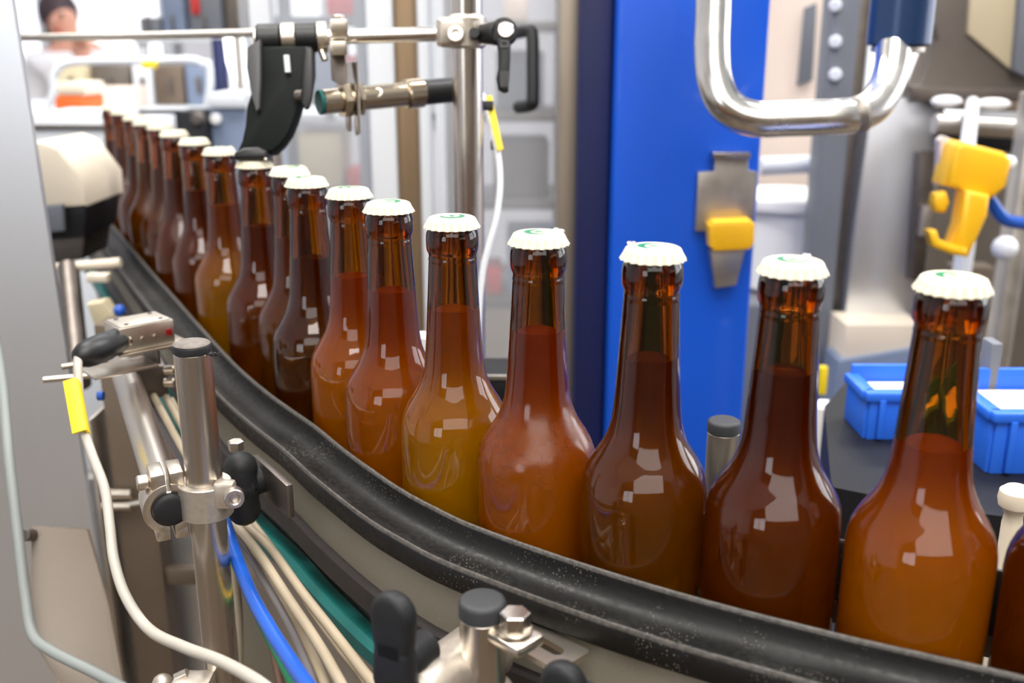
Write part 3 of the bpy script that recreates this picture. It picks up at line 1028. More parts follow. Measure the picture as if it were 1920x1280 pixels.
slab(MB(), pl, -VIEW, 4).build('sheet', M['poly_edge'], lp, 20)
MB().cyl(at(46, 1003, 735), at(66, 1003, 765), 4.5, n=16, bev=0.8).build('bolt', M['steel_dark'], lp)
cable('bent_rod', 'thin pale bent rod along the left edge, angled at the bottom', [at(-25, 560, 790), at(2, 700, 770), at(16, 850, 738), at(34, 1003, 722), at(48, 1120, 710), at(62, 1190, 700), at(100, 1222, 688), at(180, 1262, 672), at(260, 1305, 655)], 3.7, M['rod_grey'], None, 'rod', 12)

# big stainless door panel at the left
gp = thing('steel_guard_door', 'large pale stainless door panel filling the left edge', 'door panel', ony(40, 1280, 860))
y_g = 860
a0, a1 = ony(24, 0, y_g), ony(193, 1000, y_g)
ex = (a0.x + a1.x) / 2
top, bot = CZ + 0.35, 0.45
door = [Vector((a0.x - 0.55, y_g * MM + 0.05, top)), Vector((a0.x - 0.006, y_g * MM, top)), Vector((a1.x + 0.004, y_g * MM, bot)), Vector((a1.x - 0.6, y_g * MM + 0.05, bot))]
dn = (door[1] - door[0]).cross(door[3] - door[0]).normalized()
slab(MB(), door, dn, 5).build('door_sheet', M['panel'], gp, 20)

ch = thing('steel_channel', 'upright brown steel channel standing behind the drooping cable', 'channel', ony(250, 1270, 840))
cb0 = ony(252, 820, 840)
MB().box(Vector((cb0.x, 0.84, CZ - 0.46)), (36, 30, 460), None, 1.5).build('upright', M['brown'], ch)
MB().box(Vector((cb0.x - 0.026, 0.83, CZ - 0.46)), (4, 40, 300), None, 0.8).build('flange', M['steel_soft'], ch)
q = ony(330, 1082, 830)
MB().box(Vector((q.x + 0.02, 0.835, q.z)), (110, 10, 16), None, 1).build('cross_bar', M['brown'], ch)
mb = MB()
for py in (925, 948):
    q = ony(205, py, 815)
    mb.cyl(q - X_ * 0.006, q + X_ * 0.02, 4.6, n=14, bev=0.6)
mb.build('bolt', M['steel_warm'], ch)
q = ony(300, 950, 815)
MB().cyl(ony(210, 950, 815), ony(290, 938, 815), 3.5, n=14).build('spacer', M['steel_soft'], ch)
sh = MB().box(ony(322, 1180, 880), (96, 6, 320), None, 1)
tag(sh.build('steel_sheet', M['panel'], None), 'pale blue grey steel sheet behind the lower part of the worn post', 'sheet')
tag(MB().box(ony(500, 1200, 800), (90, 6, 120), None, 1).build('cover_plate', M['plate_grey'], None), 'small beige plate behind the blue hose, low under the rail', 'plate')
tag(MB().box(ony(90, 1340, 1150), (700, 30, 700), None, 2).build('machine_cabinet', M['steel_soft'], None), 'dull steel machine cabinet behind the lower left plates', 'cabinet')
fb = thing('bottom_bracket', 'small cast bracket with pale bolts at the bottom edge left of the worn post foot', 'bracket', at(365, 1300, 560))
MB().box(at(362, 1290, 560), (22, 18, 14), None, 3).build('casting', M['steel_cast'], fb)
MB().sphere(at(305, 1282, 570), 6, 14).build('bolt_head', M['steel_cast'], fb)
MB().cyl(at(330, 1272, 560), at(352, 1262, 560), 3, n=12).build('pin', M['steel_warm'], fb)

# ================================================================ gantry with press shoe and sensor
ga = thing('gantry_post', 'tall steel post behind the bottles carrying the sensor rod', 'post', P(-36, 848, 420))
gx = -36.0
MB().cyl(P(gx, 848, 420), P(gx, 848, -150), 12.3, n=36).build('tube', M['steel'], ga, 40)
MB().cyl(P(gx, 848, 420), P(gx, 848, 410), 26, n=32, bev=1).build('foot', M['steel_dark'], ga)

RA, RB = at(478, 74, 792), at(866, 62, 812)
ra = (RB - RA).normalized()
rd = thing('cross_rod', 'level steel rod held by the gantry clamp across the top', 'rod', RA)
MB().cyl(RA, RB, 5.9, n=28, bev=0.8).build('rod', M['bright_steel'], rd, 40)

gc = thing('gantry_clamp', 'cast steel cross clamp joining the level rod to the tall post', 'clamp', P(gx, 848, 5))
g0 = at(868, 63, 806)
rx = Vector((ra.x, ra.y, 0)).normalized()
ry = Vector((-rx.y, rx.x, 0))
mb = MB()
mb.cyl(P(gx, 848, 5), P(gx, 848, 5) + Z_ * 0.026, 15.5, n=36, bev=2.5)
mb.box(g0 + Z_ * 0.001 - rx * 0.004, (34, 20, 23), (rx, ry, Z_), 4.5, 3)
mb.cyl(at(818, 66, 809), at(850, 65, 810), 8.8, 10.5, n=28, bev=1.2)
mb.build('clamp_body', M['steel_cast'], gc)
fq = (-VIEW)
o1 = at(854, 62, 789)
MB().lathe([(0, -4), (6.4, -4), (6.6, -1), (6.0, 0), (3.4, 0), (3.0, -0.8), (3.0, -3), (0, -3)], o1, fq, 24).build('socket_bolt', M['steel'], gc, 30)
o2 = at(889, 61, 790)
MB().lathe([(0, -6), (4.0, -6), (4.0, 0.2), (0, 0.2)], o2, fq, 20).build('bolt_hole', M['dark_machine'], gc)
lv = thing('clamp_lever', 'black clamping lever with steel screw hanging from the gantry clamp', 'lever', at(940, 170, 800))
MB().cyl(at(906, 64, 803), at(936, 62, 790), 7.6, 9.6, n=24, bev=1.2).build('lever_hub', M['black_soft'], lv)
lo = at(947, 57, 782)
MB().lathe([(0, -8), (10, -8), (11, -6), (10.5, -0.6), (9.5, 0), (0, 0)], at(945, 57, 786), fq, 28).build('lever_head', M['black_soft'], lv)
MB().lathe([(0, -1), (6.3, -1), (6.3, 0.5), (5.6, 1.2), (3.0, 1.2), (2.6, 0), (0, 0)], at(948, 56, 785), fq, 24).build('lever_screw', M['steel'], lv, 30)
hp = [at(944, 66, 790), at(943, 100, 790), at(944, 140, 789), at(945, 168, 788)]
mb = MB()
poly = [(930, 70), (958, 74), (957, 110), (955, 150), (953, 172), (944, 174), (934, 168), (930, 148), (934, 130), (934, 100)]
z_l = 790
ref = at(944, 110, z_l)
loc = [((at(x, y, z_l) - ref).dot(X_) / MM, (at(x, y, z_l) - ref).dot(UP) / MM) for x, y in poly]
mb.prism(list(reversed(loc)), (X_, UP, -VIEW), ref, 9, 2.2)
mb.build('lever_arm', M['black_soft'], lv, 50)
mb = MB()
for k in range(4):
    mb.box(at(940 + k * 4, 148, 784.6), (0.7, 0.8, 12), (X_, VIEW, UP))
mb.box(at(946, 88, 784.8), (6.5, 0.8, 0.8), (X_, VIEW, UP)); mb.box(at(946, 78, 784.8), (6.5, 0.8, 0.8), (X_, VIEW, UP))
mb.box(at(939.5, 83, 784.8), (0.8, 0.8, 5), (X_, VIEW, UP)); mb.box(at(952.5, 83, 784.8), (0.8, 0.8, 5), (X_, VIEW, UP))
mb.build('embossing', M['grey_side'], lv)

# press shoe arm hung on the rod
ar = thing('press_arm', 'black curved press arm hanging from the rod onto a bottle cap', 'press arm', at(478, 300, 775))


def rp(px):
    return RA + ra * ((px - 478) / (866 - 478)) * (RB - RA).length


MB().cyl(rp(482), rp(526), 11.6, n=32, bev=1.4).cyl(rp(553), rp(592), 11.4, n=32, bev=0.8).build('hub', M['black'], ar)
MB().cyl(rp(527), rp(552.5), 11.9, n=32, bev=0.6).build('hub_ring', M['steel_warm'], ar)
MB().cyl(rp(592.5), rp(612), 12.0, n=32, bev=0.8).build('shaft_collar', M['steel_warm'], ar)
q = rp(602) - Z_ * 0.010 - Y_ * 0.006
MB().cyl(q, q - Z_ * 0.0075 + X_ * 0.003 - Y_ * 0.003, 2.7, n=16, bev=0.4).build('set_screw', M['steel_warm'], ar)
MB().cyl(rp(476), rp(482), 6.4, n=24, bev=0.8).build('end_screw', M['steel_warm'], ar)


def outline(mb, pix, z, t, bevel, up=None):
    """an outline seen in the photograph, given its own distance and thickness; upright for the things of the hall"""
    cx_, cy_ = sum(p[0] for p in pix) / len(pix), sum(p[1] for p in pix) / len(pix)
    if up is None:
        up = z >= 1000
    if up:
        Yp = z * (CT + (640 - cy_) / F * ST)
        ref = ony(cx_, cy_, Yp)
        l2 = [((ony(x, y, Yp) - ref).dot(X_) / MM, (ony(x, y, Yp) - ref).dot(Z_) / MM) for x, y in pix]
        ax = (X_, Z_, -Y_)
    else:
        ref = at(cx_, cy_, z)
        l2 = [((at(x, y, z) - ref).dot(X_) / MM, (at(x, y, z) - ref).dot(UP) / MM) for x, y in pix]
        ax = (X_, UP, -VIEW)
    if sum(l2[i - 1][0] * l2[i][1] - l2[i][0] * l2[i - 1][1] for i in range(len(l2))) < 0:
        l2.reverse()
    mb.prism(l2, ax, ref, t, bevel)
    return mb


blade = [(490, 92), (588, 92), (589, 140), (584, 170), (566, 200), (557, 228), (547, 253), (532, 274), (517, 288), (500, 290), (470, 292), (449, 290), (459, 268), (465, 240), (468, 205), (476, 178), (488, 150)]
outline(MB(), blade, 790, 18, 2.0).build('curved_blade', M['rubber_dark'], ar, 50)
side = [(466, 92), (490, 76), (491, 150), (489, 205), (483, 212), (474, 180), (465, 130)]
o = outline(MB(), side, 780, 10, 1.0).build('side_cheek', M['grey_side'], ar)
outline(MB(), [(572, 88), (586, 92), (588, 150), (586, 180), (580, 203), (573, 206), (566, 192), (567, 140)], 777, 6, 1.5).build('link_plate', M['black'], ar)
MB().cyl(at(556, 180, 778), at(568, 179, 776), 4.6, n=18, bev=0.6).build('pivot_bolt', M['steel_dark'], ar)
MB().cyl(at(537, 104, 778), at(540, 136, 778), 2.3, n=14).build('grub_screw', M['pale'], ar)
sh0 = P(-195.7, 775.9, 88.25)
outline(MB(), [(444, 300), (446, 290), (462, 281), (490, 279), (506, 286), (508, 300), (500, 303), (452, 303)], 788, 22, 2.5).build('press_shoe', M['black'], ar, 50)
MB().sphere(at(498, 299, 776), 1.5, 10).build('shoe_screw', M['steel_warm'], ar)

# inductive sensor on its bracket
isn = thing('cylinder_sensor', 'silver cylindrical sensor with a green face, level under the rod', 'sensor', at(700, 210, 810))
I0, I1 = at(597, 192, 795), at(852, 168, 852)
iv = (I1 - I0).normalized()
IL = (I1 - I0).length


def ip(px):
    return I0 + iv * IL * (px - 597) / (852 - 597)


o = MB().cyl(I0, ip(604), 9.6, n=28, bev=0.8).build('sensing_face', M['teal'], isn); o['label'] = 'green sensing face'
MB().cyl(ip(604), ip(758), 9.6, n=32, bev=0.5).build('barrel', M['nickel'], isn)
MB().cyl(ip(636), ip(650), 14.5, n=6, bev=0.8).cyl(ip(664), ip(672), 14.5, n=6, bev=0.8).build('lock_nut', M['nickel'], isn)
MB().cyl(ip(756), ip(789), 12.0, n=32, bev=1.0).build('plug_ring', M['nickel'], isn)
MB().cyl(ip(789), ip(870), 10.3, n=28, bev=1.0).build('plug', M['black'], isn)
q = ip(707)
MB().lathe([(0, 8), (3.6, 8), (3.6, 10.4), (2.6, 10.6), (2.2, 9.6), (0, 9.6)], q, (-VIEW + UP * 0.1).normalized(), 20).build('indicator', M['steel'], isn)

ib = thing('sensor_bracket', 'slotted steel bracket clamped to the rod holding the silver cylindrical sensor', 'bracket', at(645, 250, 800))
MB().box(at(636, 50, 786), (13.5, 22, 10.5), (rx, ry, Z_), 1.0).build('clamp_block', M['steel_warm'], ib)
MB().box(at(635, 90, 786), (13, 22, 10.5), (rx, ry, Z_), 1.0).build('clamp_block', M['steel_warm'], ib)
hexa(at(635, 38, 786), Z_, 4.6, 4).build('hex_bolt', M['steel_warm'], ib)
outline(MB(), [(619, 102), (646, 102), (650, 122), (650, 160), (643, 162), (622, 150)], 797, 2.5, 0.4).build('strap', M['steel_dark'], ib)
pn = iv
px_, py_ = Vector((iv.y, -iv.x, 0)).normalized(), Z_
mb = MB()
pc0 = ip(657)
mb.prism([(-13, 29), (13, 29), (13, -12), (13, -26), (7, -28), (5, -12), (-5, -12), (-7, -26), (-13, -24)], (px_, Z_, iv), pc0, 2.6, 0.4)
mb.build('plate', M['steel'], ib)

pts = [ip(868), at(900, 176, 868), at(908, 190, 862), at(918, 225, 850), at(930, 270, 840), at(936, 310, 835), at(937, 355, 832), at(930, 410, 830), at(918, 455, 830), at(905, 510, 832), at(898, 580, 835), at(895, 660, 838)]
vc = cable('sensor_cable', 'pale blue grey cable hanging right of the tall post, with a yellow tag', pts, 2.7, M['pale'])
ta, tbv = at(916, 180, 848), at(938, 282, 832)
tdd = (tbv - ta).normalized(); tside = (X_ - tdd * X_.dot(tdd)).normalized(); tn = tdd.cross(tside)
o = on_child(MB().box((ta + tbv) / 2, (5.5, (tbv - ta).length / MM, 2), (tside, tdd, tn), 0.5), vc, 'cable_tag', M['yellow']); o['label'] = 'yellow cable tag'
for px, py in ((914, 198), (931, 272)):
    on_child(MB().box(at(px, py, 842), (10, 4, 8), (X_, VIEW, UP), 1.2), vc, 'tag_clip', M['black'])

# thin wire rod far left behind
wr = thing('wire_rod', 'thin steel rod running level behind the left end of the cross rod', 'rod', Vector((at(505, 62, 1080).x, 1.09, 0)))
MB().tube([at(15, 70, 1150), at(200, 69, 1120), at(505, 61, 1080)], 4.2, 12).build('rod', M['steel_soft'], wr, 60)
q = at(505, 61, 1080)
MB().cyl(Vector((q.x, q.y, 0)), q + Z_ * 0.004, 5, n=14).build('stand', M['steel_soft'], wr)

# ================================================================ machine behind: deck, blue column, guard doors
DECK = 330.0
dk = MB()
dpoly = [onh(1540, 822, DECK), onh(1552, 985, DECK), onh(1760, 1030, DECK), onh(1990, 1060, DECK), onh(2010, 790, DECK), onh(1580, 775, DECK)]
slab(dk, dpoly, Z_, 60)
dkt = thing('machine_table', 'black machine table carrying the blue crates at the right', 'table', P(600, 1000, 1416))
dk.build('table_top', M['dark_machine'], dkt, 20)
for (x, y) in ((320, 810), (330, 690), (500, 640), (540, 850)):
    MB().box(P(x, y, (DECK + 30 + 1416) / 2), (40, 40, 1416 - DECK - 30), None, 2).build('leg', M['dark_machine'], dkt)

yc = 1080
cx0, cx1, cx2 = ony(1088, 200, yc).x, ony(1152, 200, yc).x, ony(1434, 200, yc).x
bl = thing('blue_column', 'tall bright blue machine column with its shaded side painted navy behind the bottles', 'column', Vector(((cx1 + cx2) / 2, 1.2, 0)))
MB().box(Vector(((cx1 + cx2) / 2, 1.18, 1.2)), ((cx2 - cx1) / MM, 200, 2400), None, 8).build('column_body', M['blue_paint'], bl)
MB().box(Vector(((cx0 + cx1) / 2 - 0.001, 1.20, 1.2)), ((cx1 - cx0) / MM, 200, 2400), None, 5).build('column_shaded_side', M['navy'], bl)  # left side of the column, its shade put in as darker navy

lt = thing('safety_latch', 'grey steel and yellow safety latch fixed on the blue column', 'latch', ony(1362, 535, 1070))


def onY(pix, Y, t, bevel):
    """upright plate whose middle lies Y mm ahead"""
    cx_, cy_ = sum(p[0] for p in pix) / len(pix), sum(p[1] for p in pix) / len(pix)
    return outline(MB(), pix, Y / (CT + (640 - cy_) / F * ST), t, bevel, True)


onY([(1340, 286), (1402, 286), (1402, 318), (1418, 322), (1410, 432), (1302, 432), (1308, 322), (1338, 320)], 1075, 9, 1.5).build('back_plate', M['steel_soft'], lt)
onY([(1334, 284), (1404, 284), (1404, 296), (1334, 296)], 1070, 18, 1.5).build('top_lip', M['steel'], lt)
onY([(1326, 420), (1334, 411), (1402, 409), (1411, 416), (1410, 452), (1402, 464), (1336, 468), (1328, 460)], 1058, 26, 4).build('yellow_actuator', M['yellow_gun'], lt)
onY([(1328, 466), (1396, 462), (1378, 532), (1338, 538)], 1068, 16, 2).build('latch_tongue', M['steel_soft'], lt)


def stand(x0, x1, y0, Y, depth, bottom=0.0, y1=None, bev=5):
    """upright box whose front spans pixels x0..x1, top edge at pixel y0, on the plane Y mm ahead, resting on height bottom (m)"""
    yy = y0 + 30 if y1 is None else y1
    a, b_ = ony(x0, yy, Y), ony(x1, yy, Y)
    zt = ony((x0 + x1) / 2, y0, Y).z
    return MB().box(Vector(((a.x + b_.x) / 2, (Y + depth / 2) * MM, (zt + bottom) / 2)), ((b_.x - a.x) / MM, depth, (zt - bottom) / MM), None, bev)


def post_strip(name, lab, px0, px1, Y, m, cat='profile', h0=-600, h1=1416, depth=40, group=None, py=150):
    a, b_ = ony(px0, py, Y), ony(px1, py, Y)
    cxx = (a.x + b_.x) / 2
    mb = MB().box(Vector((cxx, Y * MM, CZ - (h0 + h1) / 2 * MM)), ((b_.x - a.x) / MM, depth, h1 - h0), None, min(4, (b_.x - a.x) / MM * 0.2))
    return tag(mb.build(name, m, None), lab, cat, group)


post_strip('door_profile', 'grey brown aluminium profile at the left side of the blue column', 1046, 1086, 1150, M['alu'], group='upright guard profiles')
post_strip('door_profile', 'wide pale upright guard profile behind the silver sensor', 694, 742, 1330, M['pale'], group='upright guard profiles')
post_strip('door_profile', 'bronze upright guard profile next to the wide pale one', 742, 784, 1345, M['bronze'], group='upright guard profiles')
post_strip('door_profile', 'narrow pale upright guard profile right of the bronze one', 786, 808, 1330, M['pale'], group='upright guard profiles', depth=20)
post_strip('door_profile', 'narrow pale upright guard profile close behind the tall steel post', 816, 832, 1330, M['pale'], group='upright guard profiles', depth=20)
gd = thing('guard_door', 'see-through guard door with a black handle left of the blue column', 'guard door', ony(945, 600, 1200))
a, b_ = ony(835, 150, 1230), ony(1046, 150, 1190)
MB().box(Vector(((a.x + b_.x) / 2, 1.205, 1.15)), ((b_.x - a.x) / MM, 6, 2100), None, 1).build('sheet', M['poly'], gd)
hdl = MB()
hdl.tube(spline([at(965, 62, 1120), at(990, 58, 1095), at(998, 66, 1090), at(999, 120, 1088), at(999, 180, 1088), at(996, 196, 1092), at(972, 201, 1120)], 6), 7.0, 12)
hdl.build('handle', M['black_soft'], gd)
gd2 = thing('guard_door', 'see-through guard door behind the black press arm', 'guard door', ony(600, 600, 1340))
a, b_ = ony(455, 150, 1340), ony(694, 150, 1340)
MB().box(Vector(((a.x + b_.x) / 2, 1.345, 1.15)), ((b_.x - a.x) / MM, 6, 2100), None, 1).build('sheet', M['poly'], gd2)
MB().box(Vector((a.x + 0.03, 1.34, 1.15)), (26, 24, 2100), None, 2).build('stile', M['pale'], gd2)

# small black box beside the row
nb = thing('black_tray', 'small black tray with pale rim behind the misted bottle', 'tray', ony(935, 730, 760))
tp = onh(935, 690, 262)
MB().box(tp - Z_ * 0.015, (80, 60, 30), None, 2).build('tray_body', M['dark_machine'], nb)
MB().cyl(Vector((tp.x, tp.y, 0)), tp - Z_ * 0.028, 12, n=20).build('stand', M['steel_dark'], nb)
MB().box(tp + Vector((-0.038, -0.028, 0.002)), (4, 60, 4), None, 0.5).build('rim', M['steel_soft'], nb)
MB().box(tp + Vector((0, -0.03, 0.002)), (80, 3, 4), None, 0.5).build('rim', M['steel_soft'], nb)
tag(MB().cyl(ony(790, 700, 800), ony(796, 625, 800), 8, n=18, bev=2).build('white_peg', M['white'], None), 'short white peg glimpsed between two bottle necks left of the golden bottle', 'peg')

# ================================================================ right side: pipe, tank, hopper, gun, crates
pp = thing('bent_pipe', 'polished U bent steel pipe hanging in front of the blue column', 'pipe', at(1460, 225, 900))
pz0 = 905
path = [at(1338, -160, pz0), at(1338, -60, pz0), at(1337, 20, pz0), at(1335, 90, pz0), at(1340, 150, pz0), at(1362, 198, pz0), at(1410, 222, pz0), at(1480, 222, pz0), at(1560, 219, pz0), at(1600, 216, pz0 + 5), at(1636, 200, pz0 + 12), at(1660, 165, pz0 + 20), at(1672, 125, pz0 + 25), at(1676, 85, pz0 + 28)]
MB().tube(spline(path, 7), 16.0, 24).build('pipe', M['bright_steel'], pp, 60)
MB().cyl(at(1606, 217, pz0), at(1612, 215, pz0 + 1), 16.8, n=28).build('weld_seam', M['steel_soft'], pp)
tk = thing('hanging_cylinder', 'dark blue black cylinder at the top of the bent pipe', 'cylinder', at(1684, 96, 945))
a = at(1684, 86, 945)
MB().cyl(a, a + Z_ * 0.30, 29, n=36, bev=2).build('cylinder_body', M['tank'], tk)
MB().cyl(a - Z_ * 0.006, a, 24, n=32, bev=1).build('end_ring', M['steel_soft'], tk)

hpz = 1500
hop = thing('hopper', 'dull grey tapered hopper with a beige plate, top right corner', 'hopper', at(1820, 190, hpz))


def slabpx(mb, pix, z, t):
    return outline(mb, pix, z, t, 1.0)


slabpx(MB(), [(1700, -80), (2060, -80), (2060, 190), (1690, 176), (1716, 150), (1745, 75)], 1540, 60).build('hopper_body', M['hopper'], hop)
slabpx(MB(), [(1690, 160), (2060, 172), (2060, 200), (1690, 186)], 1500, 80).build('rim', M['steel_dark'], hop)
o = slabpx(MB(), [(1820, -80), (1925, -80), (1892, 130), (1812, 62)], 1495, 12).build('inspection_plate', M['beige'], hop); o['label'] = 'beige inspection plate'
slabpx(MB(), [(1914, -80), (1960, -80), (1930, 150), (1896, 132)], 1490, 20).build('edge_rib', M['grey_machine'], hop)

ms = thing('mixer_column', 'pale steel machine column with dark side strip right of the blue column', 'column', ony(1660, 660, 1500))
yq = 1500
slabpx(MB(), [(1622, 180), (1756, 184), (1730, 420), (1705, 600), (1570, 600), (1590, 420)], 1560, 70).build('column_sheet', M['panel'], ms)
slabpx(MB(), [(1572, 596), (1712, 596), (1706, 664), (1566, 664)], 1552, 78).build('base_band', M['beige_cone'], ms)
slabpx(MB(), [(1706, 640), (1706, 668), (1560, 820), (1540, 820), (1560, 664)], 1560, 70).build('base_panel', M['grey_blue'], ms)
slabpx(MB(), [(1716, 285), (1748, 280), (1740, 400), (1722, 520), (1700, 520)], 1520, 40).build('side_strip', M['steel_dark'], ms)
slabpx(MB(), [(1728, 385), (1746, 383), (1738, 440), (1722, 440)], 1495, 20).build('fitting', M['steel_warm'], ms)

post_strip('machine_upright', 'dark blue grey machine upright right of the peach board', 1548, 1598, 1560, M['grey_machine'], 'upright', -600, 1416, 60, 'machine uprights', 60)
fu = post_strip('machine_upright', 'narrow grey upright close to the pale steel column', 1598, 1622, 1580, M['steel_dark'], 'upright', -600, 1416, 40, 'machine uprights', 60)
for i, py in enumerate((10, 78, 140)):
    tag(MB().cyl(ony(1566, py, 1535), ony(1566, py, 1520), 9, n=18, bev=2).build('bolt_head', M['pale'], None), ('round bolt head at the top of the dark upright', 'round bolt head in the middle of three on the dark upright', 'round bolt head lowest on the dark upright, above the pipe')[i], 'bolt', 'bolt heads on the upright')
tag(MB().box(Vector((ony(1492, 150, 1950).x, 1.95, 1.0)), (130, 20, 2000), None, 2).build('peach_board', M['peach'], None), 'pale peach board standing right behind the blue column', 'board')
tag(slabpx(MB(), [(1508, 15), (1530, 5), (1522, 150), (1494, 160)], 1860, 14).build('dark_bar', M['grey_machine'], None), 'dark slanted bar in front of the peach board', 'bar')
tag(MB().cyl(ony(1425, 312, 1650), ony(1556, 306, 1650), 15, n=20, bev=2).build('level_bar', M['pale'], None), 'pale level bar between blue column and dark upright', 'bar')
bk_ = thing('white_bucket', 'white bucket with a wide rim right of the blue column', 'bucket', ony(1470, 600, 1750))
q = ony(1472, 470, 1750)
MB().lathe([(0, 0), (78, 0), (84, 6), (92, 150), (92, 158), (0, 158)], q - Z_ * 0.06, Z_, 36).build('bucket_body', M['white'], bk_)
MB().lathe([(92, 140), (104, 142), (106, 150), (104, 160), (92, 162), (0, 162), (0, 158), (92, 140)], q - Z_ * 0.06, Z_, 36).build('lid', M['white'], bk_)
MB().box(q - Z_ * 0.56, (300, 260, 990), None, 4).build('pedestal', M['grey_machine'], bk_)

gun = thing('yellow_gun', 'yellow spray gun with loop handle and red button at the right', 'spray gun', at(1800, 470, 1150))
gz = 1150
outline(MB(), [(1776, 272), (1790, 262), (1868, 282), (1882, 296), (1872, 345), (1846, 368), (1758, 344)], gz, 46, 6).build('gun_head', M['yellow_gun'], gun, 50)
outline(MB(), [(1800, 352), (1846, 362), (1842, 400), (1824, 440), (1806, 478), (1772, 470), (1790, 420)], gz, 34, 6).build('gun_grip', M['yellow_gun'], gun, 50)
outline(MB(), [(1736, 430), (1752, 430), (1756, 446), (1780, 456), (1808, 462), (1808, 480), (1776, 474), (1742, 460)], gz - 4, 20, 4).build('trigger_guard', M['yellow_gun'], gun, 50)
outline(MB(), [(1748, 362), (1770, 358), (1776, 378), (1768, 398), (1750, 396), (1744, 380)], gz - 6, 20, 5).build('trigger', M['yellow_gun'], gun, 50)
outline(MB(), [(1862, 320), (1880, 312), (1876, 342), (1864, 350)], gz + 10, 20, 3).build('red_button', M['red'], gun)
MB().cyl(at(1872, 300, gz - 10), at(1902, 308, gz - 10), 8, n=18, bev=3).build('nozzle', M['white'], gun)
outline(MB(), [(1756, 262), (1766, 254), (1790, 264), (1772, 290), (1764, 348), (1752, 346), (1756, 300)], gz + 14, 16, 3).build('front_flange', M['peach'], gun)
cable('blue_air_hose', 'short blue air hose curving away right of the yellow gun', [at(1846, 360, gz + 20), at(1862, 385, gz + 24), at(1886, 412, gz + 30), at(1930, 420, gz + 40)], 7.5, M['blue_hose'], None, 'hose', 12)
MB().cyl(at(1812, 290, 1165), at(1824, 192, 1440), 9, n=16, bev=3).build('hanger_rod', M['pale'], gun)
cable('level_pipe', 'brown grey level pipe under the hopper at the right edge', [at(1752, 232, 1420), at(1850, 238, 1420), at(1990, 246, 1420)], 14, M['steel_soft'], None, 'pipe', 14)
tag(slabpx(MB(), [(1755, 188), (1990, 196), (1990, 212), (1755, 204)], 1450, 30).build('orange_rail', M['brown'], None), 'rusty brown strip under the hopper rim', 'strip')
tag(MB().sphere(at(1775, 190, 1430), 14, 16, (1.6, 0.6, 0.6)).build('white_fitting', M['white'], None), 'white fitting on the rusty strip, the left one of two', 'fitting', 'white fittings under the hopper')
tag(MB().sphere(at(1862, 195, 1430), 14, 16, (1.8, 0.6, 0.6)).build('white_fitting', M['white'], None), 'white fitting on the rusty strip, the right one of two', 'fitting', 'white fittings under the hopper')
tag(slabpx(MB(), [(1750, 250), (2000, 262), (2000, 290), (1750, 276)], 1500, 30).build('dark_beam', M['dark_machine'], None), 'near black beam behind the yellow gun', 'beam')
tag(MB().box(Vector((ony(1900, 270, 1900).x, 2.0, ony(1900, 272, 1900).z / 2)), (420, 200, ony(1900, 272, 1900).z / MM), None, 4).build('taupe_cabinet', M['hopper'], None), 'taupe grey cabinet front far behind the yellow gun', 'cabinet')
post_strip('machine_upright', 'grey upright tube at the right edge behind the rightmost bottle neck', 1868, 1900, 1300, M['steel_soft'], 'upright', 60, 1416, 36, 'machine uprights', 560)
post_strip('machine_upright', 'dull upright under the yellow gun', 1800, 1822, 1350, M['pale'], 'upright', 150, 1416, 30, 'machine uprights', 450)
tag(stand(1786, 1866, 500, 1450, 40).build('brown_front', M['brown'], None), 'dim brown panel between the grey uprights at the right', 'cabinet')  # flat brown panel, no cabinet body behind it
tag(MB().sphere(at(1884, 465, 1290), 16, 16).build('pale_joint', M['pale'], None), 'round pale joint on top of the right grey upright', 'joint')


def crate(lab, x0, x1, ytop, ybot, Y, d, lidm, grp='blue crates on the black table'):
    t = thing('blue_crate', lab, 'crate', P((x0 + x1) / 2, Y, DECK - 30), grp)
    base = CZ - (DECK - 30) * MM
    w = x1 - x0
    h = ytop
    c = Vector(((x0 + x1) / 2 * MM, (Y + d / 2) * MM, 0))
    mb = MB()
    mb.box(Vector((c.x, c.y, base + 0.003)), (w, d, 6), None, 1)
    mb.box(Vector((c.x, Y * MM, base + h * MM / 2)), (w, 5, h), None, 1)
    mb.box(Vector((c.x, (Y + d) * MM, base + h * MM * 0.65)), (w, 5, h * 1.3), None, 1)
    mb.box(Vector((x0 * MM, c.y, base + h * MM / 2)), (5, d, h), None, 1)
    mb.box(Vector((x1 * MM, c.y, base + h * MM / 2)), (5, d, h), None, 1)
    mb.build('crate_wall', M['crate'], t)
    mb = MB()
    mb.box(Vector((c.x, Y * MM, base + h * MM)), (w + 8, 12, 8), None, 2)
    mb.box(Vector((x0 * MM, c.y, base + h * MM)), (12, d, 8), None, 2)
    mb.box(Vector((x1 * MM, c.y, base + h * MM)), (12, d, 8), None, 2)
    mb.build('crate_rim', M['crate'], t)
    mb = MB()
    for k in range(4):
        mb.box(Vector(((x0 + w * (k + 0.5) / 4) * MM, (Y - 4) * MM, base + h * MM * 0.5)), (5, 6, h * 0.9), None, 1)
    mb.build('crate_rib', M['crate'], t)
    if lidm:
        mb = MB().box(Vector((c.x, c.y, base + h * MM * 0.72)), (w - 14, d - 14, h * 0.5), None, 3)
        mb.build('contents', lidm, t)
    return t


